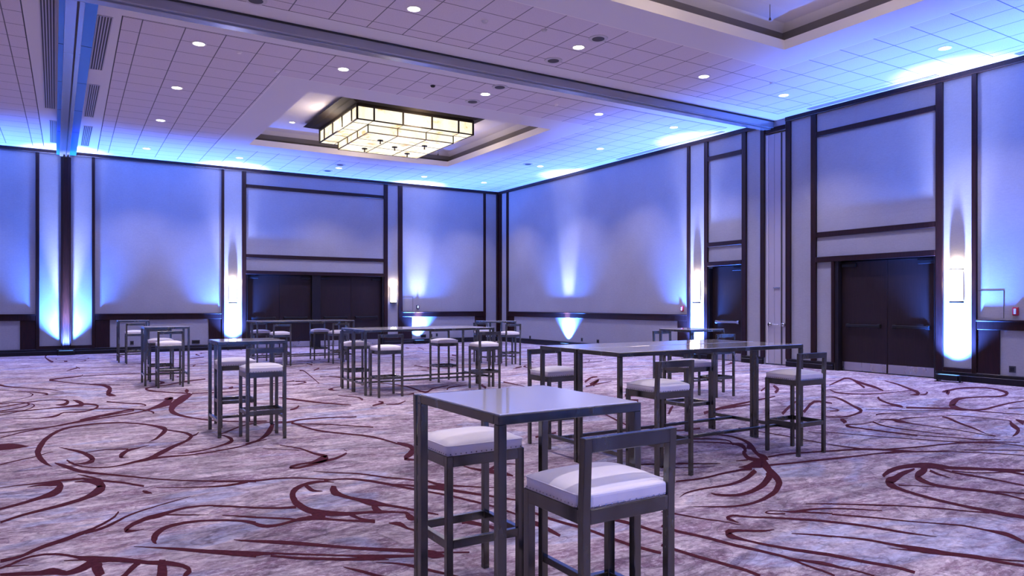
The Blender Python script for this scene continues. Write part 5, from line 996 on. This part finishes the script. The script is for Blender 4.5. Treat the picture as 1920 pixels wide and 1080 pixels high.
vent(0.30, 0.49, 21.00, 23.60, 'slotted air vent right of the long track, by the back wall')
vent(-0.42, -0.22, 12.4, 19.50, 'long slotted air vent left of the long track')
vent(-0.42, -0.24, 20.80, 23.60, 'slotted air vent left of the long track, by the back wall')
vent(14.38, 14.52, 7.6, 10.45, 'slotted air vent along the right wall above the double doors', 3)
vent(14.38, 14.52, 2.0, 6.2, 'slotted air vent along the right wall at the edge of the view', 3)
vent(14.38, 14.52, 13.0, 17.2, 'slotted air vent along the right wall beyond the cross track', 3)

# ---------------------------------------------------------------- chandelier
def frame_box(bm, a, b, c, d, z0, z1, w_=0.03):
    for (x0, x1, y0, y1) in ((a, b, c - w_ / 2, c + w_ / 2), (a, b, d - w_ / 2, d + w_ / 2), (a - w_ / 2, a + w_ / 2, c, d), (b - w_ / 2, b + w_ / 2, c, d)):
        bx(bm, x0, x1, y0, y1, z0, z1)
def make_chandelier():
    t = thing('chandelier', '', 'chandelier')
    U, Lw = (1.57, 1.50), (1.17, 1.15)
    z_top, z_u, z_l = 0.57, 0.20, 0.0      # above the lower glass
    # roof cap, stepped
    bm = bmesh.new()
    def slabring(h1, h2, z0, z1):
        a, c = h1; b, d = h2
        lo = [bm.verts.new((sx * a, sy * c, z0)) for sx, sy in ((-1, -1), (1, -1), (1, 1), (-1, 1))]
        hi = [bm.verts.new((sx * b, sy * d, z1)) for sx, sy in ((-1, -1), (1, -1), (1, 1), (-1, 1))]
        for i in range(4):
            bm.faces.new((lo[i], lo[(i + 1) % 4], hi[(i + 1) % 4], hi[i]))
        bm.faces.new(lo); bm.faces.new(hi)
    slabring((1.62, 1.55), (1.74, 1.68), z_top + 0.02, z_top + 0.06)
    slabring((1.80, 1.74), (1.93, 1.87), z_top + 0.06, z_top + 0.10)
    obj('roof_cap', bm, M['roof'], t)
    # glass
    e = 0.012
    g = box('upper_glass', (-U[0] + e, U[0] - e, -U[1] + e, U[1] - e, z_u + 0.01, z_top - 0.0), M['amber'], t)
    g = box('lower_glass', (-Lw[0] + e, Lw[0] - e, -Lw[1] + e, Lw[1] - e, z_l + 0.01, z_u + 0.005), M['amber'], t)
    # frames
    bm = bmesh.new()
    frame_box(bm, -U[0], U[0], -U[1], U[1], z_u, z_u + 0.028)
    frame_box(bm, -U[0], U[0], -U[1], U[1], z_top - 0.05, z_top + 0.0)
    frame_box(bm, -U[0], U[0], -U[1], U[1], z_top, z_top + 0.03, 0.012)
    for k, fx in enumerate((-1, -0.73, -0.25, 0.25, 0.73, 1)):
        ww = 0.02 if abs(fx) < 1 else 0.024
        for s in (-1, 1):
            bx(bm, fx * U[0] - ww, fx * U[0] + ww, s * U[1] - 0.014, s * U[1] + 0.014, z_u, z_top)
            bx(bm, s * U[0] - 0.014, s * U[0] + 0.014, fx * U[1] - ww, fx * U[1] + ww, z_u, z_top)
    obj('upper_frame', bm, M['bronze'], t)
    bm = bmesh.new()
    frame_box(bm, -Lw[0], Lw[0], -Lw[1], Lw[1], z_l, z_l + 0.02, 0.024)
    frame_box(bm, -Lw[0], Lw[0], -Lw[1], Lw[1], z_u - 0.012, z_u + 0.006, 0.024)
    for fx in (-1, -0.333, 0.333, 1):
        for s in (-1, 1):
            bx(bm, fx * Lw[0] - 0.011, fx * Lw[0] + 0.011, s * Lw[1] - 0.011, s * Lw[1] + 0.011, z_l, z_u)
            bx(bm, s * Lw[0] - 0.011, s * Lw[0] + 0.011, fx * Lw[1] - 0.011, fx * Lw[1] + 0.011, z_l, z_u)
        if abs(fx) < 1:
            bx(bm, fx * Lw[0] - 0.008, fx * Lw[0] + 0.008, -Lw[1], Lw[1], z_l + 0.0, z_l + 0.012)
            bx(bm, -Lw[0], Lw[0], fx * Lw[1] - 0.004, fx * Lw[1] + 0.004, z_l + 0.003, z_l + 0.012)
            for s in (-1, 1):
                for q in (U, ):
                    bx(bm, fx * Lw[0] - 0.004, fx * Lw[0] + 0.004, min(s * Lw[1], s * U[1]), max(s * Lw[1], s * U[1]), z_u + 0.002, z_u + 0.012)
                    bx(bm, min(s * Lw[0], s * U[0]), max(s * Lw[0], s * U[0]), fx * Lw[1] - 0.004, fx * Lw[1] + 0.004, z_u + 0.002, z_u + 0.012)
    for sx in (-1, 1):
        for sy in (-1, 1):
            bx(bm, min(sx * Lw[0], sx * U[0]), max(sx * Lw[0], sx * U[0]), sy * Lw[1] - 0.006, sy * Lw[1] + 0.006, z_u + 0.002, z_u + 0.012)
            bx(bm, sx * Lw[0] - 0.006, sx * Lw[0] + 0.006, min(sy * Lw[1], sy * U[1]), max(sy * Lw[1], sy * U[1]), z_u + 0.002, z_u + 0.012)
    obj('lower_frame', bm, M['bronze2'], t)
    bm = bmesh.new()
    for (x, y) in ((-1.3, -1.2), (1.3, -1.2), (1.3, 1.2), (-1.3, 1.2)):
        cyl(bm, (x, y, z_top + 0.1), 0.012, 0.10, 'z', 8)
    obj('hanging_rods', bm, M['bronze'], t)
    for (x, y) in ((-0.62, -0.55), (0.62, -0.55), (0, 0.0), (-0.62, 0.6), (0.62, 0.6)):
        bm = bmesh.new()
        cyl(bm, (x, y, -0.022), 0.075, 0.02, 'z', 20)
        f = obj('finial', bm, M['bronze'], t)
        bm = bmesh.new(); cyl(bm, (x, y, -0.10), 0.022, 0.08, 'z', 14, 0.012); obj('finial_drop', bm, M['bronze2'], f)
    lamp('chandelier_glow', 'POINT', (0, 0, z_top + 0.145), 30, (1.0, 0.72, 0.45), parent=t, shadow_soft_size=0.3)
    for (x, y) in ((-1.8, 0), (1.8, 0), (0, -1.75), (0, 1.75)):  # unseen points outside the glass, added to brighten the coffer fascia
        lamp('chandelier_glow', 'POINT', (x, y, 0.30), 36, (1.0, 0.80, 0.62), parent=t, shadow_soft_size=0.25)
    return t
ch1 = make_chandelier()
ch1.location = (7.42, 18.02, 5.70)
tag(ch1, 'square two-tier chandelier of mottled amber glass hanging in the far ceiling recess', 'chandelier', 'amber glass chandeliers')
ch2 = dup(ch1); ch2.location = (7.42, 4.95, 5.70)  # copy out of view, added to help light the hall
tag(ch2, 'added matching amber glass chandelier in the nearer recess, above the frame of the photo', 'chandelier', 'amber glass chandeliers')
# sprinkler drops in the recesses
for x, y, lab in ((9.9, 7.9, 'bent sprinkler drop hanging in the nearer ceiling recess'), (9.95, 20.6, 'small sprinkler drop in the far recess right of the chandelier')):
    bm = bmesh.new(); cyl(bm, (0, 0, -0.22), 0.006, 0.22, 'z', 8); cyl(bm, (0, 0, -0.26), 0.022, 0.04, 'z', 12, 0.012)
    o = obj('sprinkler_drop', bm, M['bronze2']); o.location = (x, y, ZC + 0.495)
    tag(o, lab, 'sprinkler')

# ---------------------------------------------------------------- small wall devices
def outletX(x, z, w_, lab):
    t = thing('wall_outlet', lab, 'outlet', (x, YB, z), 0, 'dark outlets low on the walls')
    box('cover_plate', (-w_ / 2, w_ / 2, -0.012, 0, -0.06, 0.06), M['plate'], t, 0.003)
    box('socket_face', (-w_ / 2 + 0.02, w_ / 2 - 0.02, -0.016, -0.012, -0.035, 0.035), M['black'], t, 0.002)
def outletY(y, z, w_, lab):
    t = thing('wall_outlet', lab, 'outlet', (XR, y, z), -PI / 2, 'dark outlets low on the walls')
    box('cover_plate', (-w_ / 2, w_ / 2, -0.012, 0, -0.06, 0.06), M['plate'], t, 0.003)
    box('socket_face', (-w_ / 2 + 0.02, w_ / 2 - 0.02, -0.016, -0.012, -0.035, 0.035), M['black'], t, 0.002)
outletX(1.64, 0.30, 0.10, 'small black outlet low on the back wall behind the small far-left table')
outletX(3.45, 0.28, 0.24, 'wide black double outlet left of the sconce on the back wall')
outletX(11.39, 0.28, 0.22, 'wide black outlet in the blue glow right of the back doors')
outletX(11.72, 0.29, 0.08, 'small black outlet just right of the wide one by the blue glow')
outletX(11.95, 0.31, 0.08, 'rightmost small black outlet of the three by the blue glow')
outletY(19.34, 0.29, 0.09, 'black outlet low on the right wall, just right of the blue beam')
outletY(18.48, 0.27, 0.12, 'second black outlet right of the blue beam on the right wall')
outletY(22.53, 0.24, 0.10, 'black outlet near the corner on the right wall')
outletY(6.38, 0.30, 0.11, 'black outlet low at the right edge, past the large sconce')
def alarm(loc, rz, lab, m_='red'):
    t = thing('fire_alarm', lab, 'alarm', loc, rz, 'small alarm devices above the chair rail')
    box('alarm_body', (-0.05, 0.05, -0.045, 0, -0.075, 0.075), M[m_], t, 0.008)
    box('strobe_window', (-0.02, 0.02, -0.055, -0.045, -0.05, 0.05), M['slat'], t, 0.004)
alarm((XR, 6.32, 1.36), -PI / 2, 'red alarm strobe on the right wall at the edge of the view')
alarm((XR, 14.68, 1.36), -PI / 2, 'red alarm strobe left of the sconce by the single door')
alarm((11.15, YB, 1.37), 0, 'dark alarm device in the brightest blue glow on the back wall', 'plate')
def access(loc, rz, w_, h_, lab):
    t = thing('access_panel', lab, 'access panel', loc, rz)
    bm = bmesh.new()
    e = 0.008
    bx(bm, -w_ / 2, w_ / 2, -0.006, 0, h_ - e, h_); bx(bm, w_ / 2 - e, w_ / 2, -0.006, 0, 0, h_)
    obj('panel_outline', bm, M['plate'], t)
    box('panel_face', (-w_ / 2, w_ / 2 - e, -0.003, 0, 0, h_ - e), M['fabric_y'], t)
access((XR, 6.74, 1.23), -PI / 2, 0.44, 0.52, 'thin square access panel outlined on the wall right of the large sconce')
access((10.75, YB, 1.23), 0, 0.42, 0.52, 'thin square access panel outlined on the back wall beside the blue glow')

# ---------------------------------------------------------------- bar stools
def make_stool():
    t = thing('bar_stool', '', 'bar stool')
    W, D, LG = 0.215, 0.20, 0.034
    def post(x0, y0, h_, lean=0.0):
        bm = bmesh.new()
        vs_ = bx(bm, x0, x0 + LG, y0, y0 + LG, 0.0, h_)
        if lean:
            for v_ in bm.verts:
                if v_.co.z > h_ - 0.01:
                    v_.co.y += lean
            r = bmesh.ops.bisect_plane(bm, geom=bm.verts[:] + bm.edges[:] + bm.faces[:], plane_co=(0, 0, 0.74), plane_no=(0, 0, 1))
            for v_ in bm.verts:
                if 0.73 < v_.co.z < 0.75:
                    v_.co.y = y0 if v_.co.y < y0 + LG / 2 + lean * 0.75 else y0 + LG
        bmesh.ops.bevel(bm, geom=bm.edges[:], offset=0.0025, segments=1, affect='EDGES')
        return obj('leg', bm, M['metal'], t)
    post(-W, -D, 1.01, -0.012); post(W - LG, -D, 1.01, -0.012)
    post(-W, D - LG, 0.745); post(W - LG, D - LG, 0.745)
    def ring(name, z0, z1, th, inset=0.0):
        bm = bmesh.new()
        a = LG
        bx(bm, -W + a, W - a, -D + inset, -D + inset + th, z0, z1, bev=0.002); bx(bm, -W + a, W - a, D - inset - th, D - inset, z0, z1, bev=0.002)
        bx(bm, -W + inset, -W + inset + th, -D + a, D - a, z0, z1, bev=0.002); bx(bm, W - inset - th, W - inset, -D + a, D - a, z0, z1, bev=0.002)
        return obj(name, bm, M['metal'], t)
    ring('seat_frame', 0.690, 0.745, 0.03, 0.001)
    ring('footrest', 0.285, 0.328, 0.028, 0.003)
    bm = bmesh.new(); bx(bm, -W + LG - 0.002, W - LG + 0.002, -D - 0.011, -D + LG - 0.014, 0.955, 1.01, bev=0.0025); obj('back_rail', bm, M['metal'], t)
    # crowned cushion, notched round the back posts
    bm = bmesh.new()
    n = 14
    grid = {}
    x0, x1, y0, y1 = -W + 0.003, W - 0.003, -D + 0.036, D - 0.003
    def P(i, j, lvl):
        u, v_ = i / n, j / n
        x = x0 + (x1 - x0) * u; y = y0 + (y1 - y0) * v_
        r = 0.022
        # round the corners in plan
        cx_ = min(max(x, x0 + r), x1 - r); cy_ = min(max(y, y0 + r), y1 - r)
        dx, dy = x - cx_, y - cy_
        dd = math.hypot(dx, dy)
        if dd > r:
            x, y = cx_ + dx / dd * r, cy_ + dy / dd * r
        return x, y
    def crown(u, v_):
        a = (1 - abs(2 * u - 1) ** 3.0) * (1 - abs(2 * v_ - 1) ** 3.0)
        return 0.797 + 0.036 * a ** 0.7
    top = [[None] * (n + 1) for _ in range(n + 1)]
    for i in range(n + 1):
        for j in range(n + 1):
            x, y = P(i, j, 1)
            top[i][j] = bm.verts.new((x, y, crown(i / n, j / n)))
    for i in range(n):
        for j in range(n):
            bm.faces.new((top[i][j], top[i + 1][j], top[i + 1][j + 1], top[i][j + 1]))
    loop = [top[i][0] for i in range(n)] + [top[n][j] for j in range(n)] + [top[i][n] for i in range(n, 0, -1)] + [top[0][j] for j in range(n, 0, -1)]
    prev = loop
    for dz, sc in ((-0.006, 1.008), (-0.016, 1.004), (-0.051, 1.0)):
        cur = [bm.verts.new((v_.co.x * sc, v_.co.y * sc, 0.797 + dz)) for v_ in loop]
        for k in range(len(loop)):
            k2 = (k + 1) % len(loop)
            bm.faces.new((prev[k], cur[k], cur[k2], prev[k2]))
        prev = cur
    bm.faces.new(prev)
    cush = obj('seat_cushion', bm, M['vinyl'], t, True)
    box('cushion_back_strip', (-W + LG, W - LG, -D + 0.004, -D + 0.06, 0.745, 0.802), M['vinyl'], cush, 0.014, 3)
    # piping round the top edge
    bm = bmesh.new()
    def tube(pts, r, seg=6):
        rings = []
        m_ = len(pts)
        for i in range(m_):
            p = Vector(pts[i]); d = (Vector(pts[(i + 1) % m_]) - Vector(pts[i - 1])).normalized()
            s = d.cross(Vector((0, 0, 1))).normalized(); u = s.cross(d)
            rings.append([bm.verts.new(p + s * r * math.cos(2 * PI * k / seg) + u * r * math.sin(2 * PI * k / seg)) for k in range(seg)])
        for i in range(m_):
            a, b = rings[i], rings[(i + 1) % m_]
            for k in range(seg):
                bm.faces.new((a[k], a[(k + 1) % seg], b[(k + 1) % seg], b[k]))
    rr = 0.02
    lp = []
    for (cx_, cy_, a0) in ((x1 - rr, y1 - rr, 0), (x0 + rr, y1 - rr, 90), (x0 + rr, y0 + rr, 180), (x1 - rr, y0 + rr, 270)):
        for k in range(5):
            a = math.radians(a0 + k * 22.5)
            lp.append(((cx_ + rr * math.cos(a)) * 1.006, (cy_ + rr * math.sin(a)) * 1.006, 0.794))
    tube(lp, 0.003)
    obj('piping', bm, M['vinyl'], cush, True)
    # nailheads
    bm = bmesh.new()
    def nail(x, y, nx, ny):
        c = bm.verts.new((x + nx * 0.004, y + ny * 0.004, 0.754))
        rg = []
        for k in range(6):
            a = 2 * PI * k / 6
            rg.append(bm.verts.new((x + ny * 0.0045 * math.cos(a), y - nx * 0.0045 * math.cos(a), 0.754 + 0.0045 * math.sin(a))))
        for k in range(6):
            bm.faces.new((c, rg[k], rg[(k + 1) % 6]))
    kx = 15
    for k in range(kx):
        x = -W + 0.02 + (2 * W - 0.04) * k / (kx - 1)
        nail(x, D - 0.0028, 0, 1)
        if abs(x) < W - LG - 0.004:
            nail(x, -D + 0.0035, 0, -1)
        y = -D + 0.045 + (2 * D - 0.065) * k / (kx - 1)
        nail(W - 0.0028, y, 1, 0); nail(-W + 0.0028, y, -1, 0)
    bx(bm, -W + LG, W - LG, -D + 0.0038, -D + 0.006, 0.7465, 0.7485); bx(bm, -W + 0.003, W - 0.003, D - 0.006, D - 0.0035, 0.7465, 0.7485)
    bx(bm, W - 0.006, W - 0.0035, -D + 0.04, D - 0.004, 0.7465, 0.7485); bx(bm, -W + 0.0035, -W + 0.006, -D + 0.04, D - 0.004, 0.7465, 0.7485)
    obj('nailhead_trim', bm, M['nail'], cush)
    return t
# (x0, x1, y0, y1, back towards the viewer?, label, group)
GN = {1: 'stools at the nearest small table', 2: 'stools at the left-hand small table', 3: 'stools at the second small table on the left', 4: 'stool at the farthest small table', 5: 'stools at the long tables in the middle distance',
      6: 'stools at the long tables by the back doors', 7: 'stools at the small table by the corner', 8: 'stools at the small table by the right wall', 9: 'stools at the large pair of long tables'}
STOOLS = [
 (1.585, 2.04, 2.09, 2.47, 1, 'closest bar stool, low-backed with white seat, in front of the nearest square table', 1),
 (1.58, 2.03, 3.17, 3.57, 0, 'white-seated bar stool seen through the legs of the nearest square table', 1),
 (1.63, 2.06, 8.13, 8.51, 1, 'low-backed bar stool in front of the blue-lit small table on the left', 2),
 (1.54, 1.97, 9.20, 9.58, 0, 'bar stool behind the blue-lit small table on the left', 2),
 (1.33, 1.76, 14.1, 14.5, 1, 'low-backed bar stool in front of the second small table on the left', 3),
 (1.30, 1.73, 15.28, 15.66, 0, 'bar stool behind the second small table on the left', 3),
 (1.20, 1.63, 20.2, 20.6, 1, 'lone bar stool at the farthest small table, before the left part of the back wall', 4),
 (4.17, 4.60, 12.28, 12.68, 0, 'bar stool behind the left end of the middle-distance long tables', 5),
 (4.18, 4.60, 10.82, 11.20, 1, 'low-backed bar stool in front of the left end of the middle-distance long tables', 5),
 (5.95, 6.39, 12.32, 12.72, 0, 'bar stool behind the right end of the middle-distance long tables, its seat fully in view', 5),
 (6.04, 6.46, 10.87, 11.25, 1, 'low-backed bar stool in front of the right end of the middle-distance long tables', 5),
 (4.18, 4.62, 6.08, 6.46, 0, 'bar stool behind the left end of the large reflective long tables', 9),
 (6.14, 6.58, 6.08, 6.48, 0, 'bar stool behind the right end of the large reflective long tables', 9),
 (4.20, 4.64, 4.50, 4.90, 1, 'low-backed bar stool in front of the left end of the large reflective long tables', 9),
 (6.06, 6.48, 4.49, 4.90, 1, 'low-backed bar stool in front of the right end of the large reflective long tables', 9),
 (3.98, 4.41, 18.95, 19.35, 0, 'bar stool behind the left end of the long tables by the back doors', 6),
 (4.14, 4.57, 17.55, 17.95, 1, 'bar stool in front of the left end of the long tables by the back doors', 6),
 (5.53, 5.96, 18.98, 19.38, 0, 'bar stool behind the right end of the long tables by the back doors', 6),
 (5.60, 6.03, 17.62, 18.0, 1, 'bar stool in front of the right end of the long tables by the back doors', 6),
 (8.90, 9.33, 14.72, 15.10, 1, 'low-backed bar stool in front of the small table by the far corner', 7),
 (8.85, 9.28, 15.85, 16.25, 0, 'bar stool behind the small table by the far corner', 7),
 (8.76, 9.18, 8.0, 8.42, 1, 'bar stool before the small table by the right wall, half hidden by large tables', 8),
 (8.88, 9.33, 9.22, 9.62, 0, 'bar stool behind the small table by the right wall', 8),
]
st0 = make_stool()
for i, (x0, x1, y0, y1, near, lab, g) in enumerate(STOOLS):
    s = st0 if i == 0 else dup(st0)
    s.location = ((x0 + x1) / 2, (y0 + y1) / 2, 0.0015)
    s.rotation_euler = (0, 0, 0 if near else PI)
    s.scale = ((x1 - x0) / 0.43, 1.0, 1.0) if i < 2 else (1, 1, 1)
    tag(s, lab, 'bar stool', GN[g])

# ---------------------------------------------------------------- high tables
def table(x0, x1, y0, y1, lab, name, group=None):
    H_, T = 1.07, 0.038
    t = thing(name, lab, 'table', ((x0 + x1) / 2, (y0 + y1) / 2, 0.0015), 0, group)
    hx, hy = (x1 - x0) / 2, (y1 - y0) / 2
    b_ = 0.003
    for sx in (-1, 1):
        for sy in (-1, 1):
            a0, a1 = sorted((sx * hx, sx * (hx - T))); c0, c1 = sorted((sy * hy, sy * (hy - T)))
            box('leg', (a0, a1, c0, c1, 0, H_ - T + 0.001), M['metal'], t, b_)
    bm = bmesh.new()
    bx(bm, -hx, hx, -hy, -hy + T, H_ - T, H_, bev=b_); bx(bm, -hx, hx, hy - T, hy, H_ - T, H_, bev=b_)
    bx(bm, -hx, -hx + T, -hy + T, hy - T, H_ - T, H_, bev=b_); bx(bm, hx - T, hx, -hy + T, hy - T, H_ - T, H_, bev=b_)
    obj('top_frame', bm, M['metal'], t)
    box('table_top', (-hx + 0.012, hx - 0.012, -hy + 0.012, hy - 0.012, H_ - 0.012, H_ + 0.004), M['top'], t, 0.002)
    for sx in (-1, 1):
        a0, a1 = sorted((sx * (hx - 0.004), sx * (hx - T + 0.004)))
        box('end_stretcher', (a0, a1, -hy + T, hy - T, 0.165, 0.20), M['metal'], t, b_)
    box('centre_stretcher', (-hx + T, hx - T, -0.016, 0.016, 0.167, 0.198), M['metal'], t, b_)
    return t
SM, LG_ = 'small square bar tables', 'long bar tables set in pairs'
table(1.395, 2.115, 2.36, 3.11, 'nearest square bar table with white glass top, its edge lit blue', 'bar_table', SM)
table(1.41, 2.16, 8.52, 9.19, 'small square bar table on the left in front of the brightest blue pilaster', 'bar_table', SM)
table(1.16, 1.92, 14.58, 15.30, 'second small square bar table on the left, behind the blue-lit one', 'bar_table', SM)
table(1.06, 1.78, 20.78, 21.50, 'farthest small square bar table, close to the left part of the back wall', 'bar_table', SM)
table(8.68, 9.44, 15.10, 15.82, 'small square bar table near the far corner of the hall', 'bar_table', SM)
table(8.62, 9.42, 8.43, 9.17, 'small square bar table before the single door in the right wall', 'bar_table', SM)
table(4.07, 6.57, 4.82, 5.43, 'nearer long bar table of the large reflective pair in front of the right wall', 'long_bar_table', LG_)
table(4.07, 6.57, 5.45, 6.06, 'farther long bar table of the large reflective pair in front of the right wall', 'long_bar_table', LG_)
table(4.09, 6.53, 11.19, 11.78, 'nearer long bar table of the middle-distance pair', 'long_bar_table', LG_)
table(4.09, 6.53, 11.80, 12.39, 'farther long bar table of the middle-distance pair', 'long_bar_table', LG_)
table(3.84, 6.28, 17.93, 18.52, 'nearer long bar table of the pair before the dark back doors', 'long_bar_table', LG_)
table(3.84, 6.28, 18.54, 19.13, 'farther long bar table of the pair before the dark back doors', 'long_bar_table', LG_)
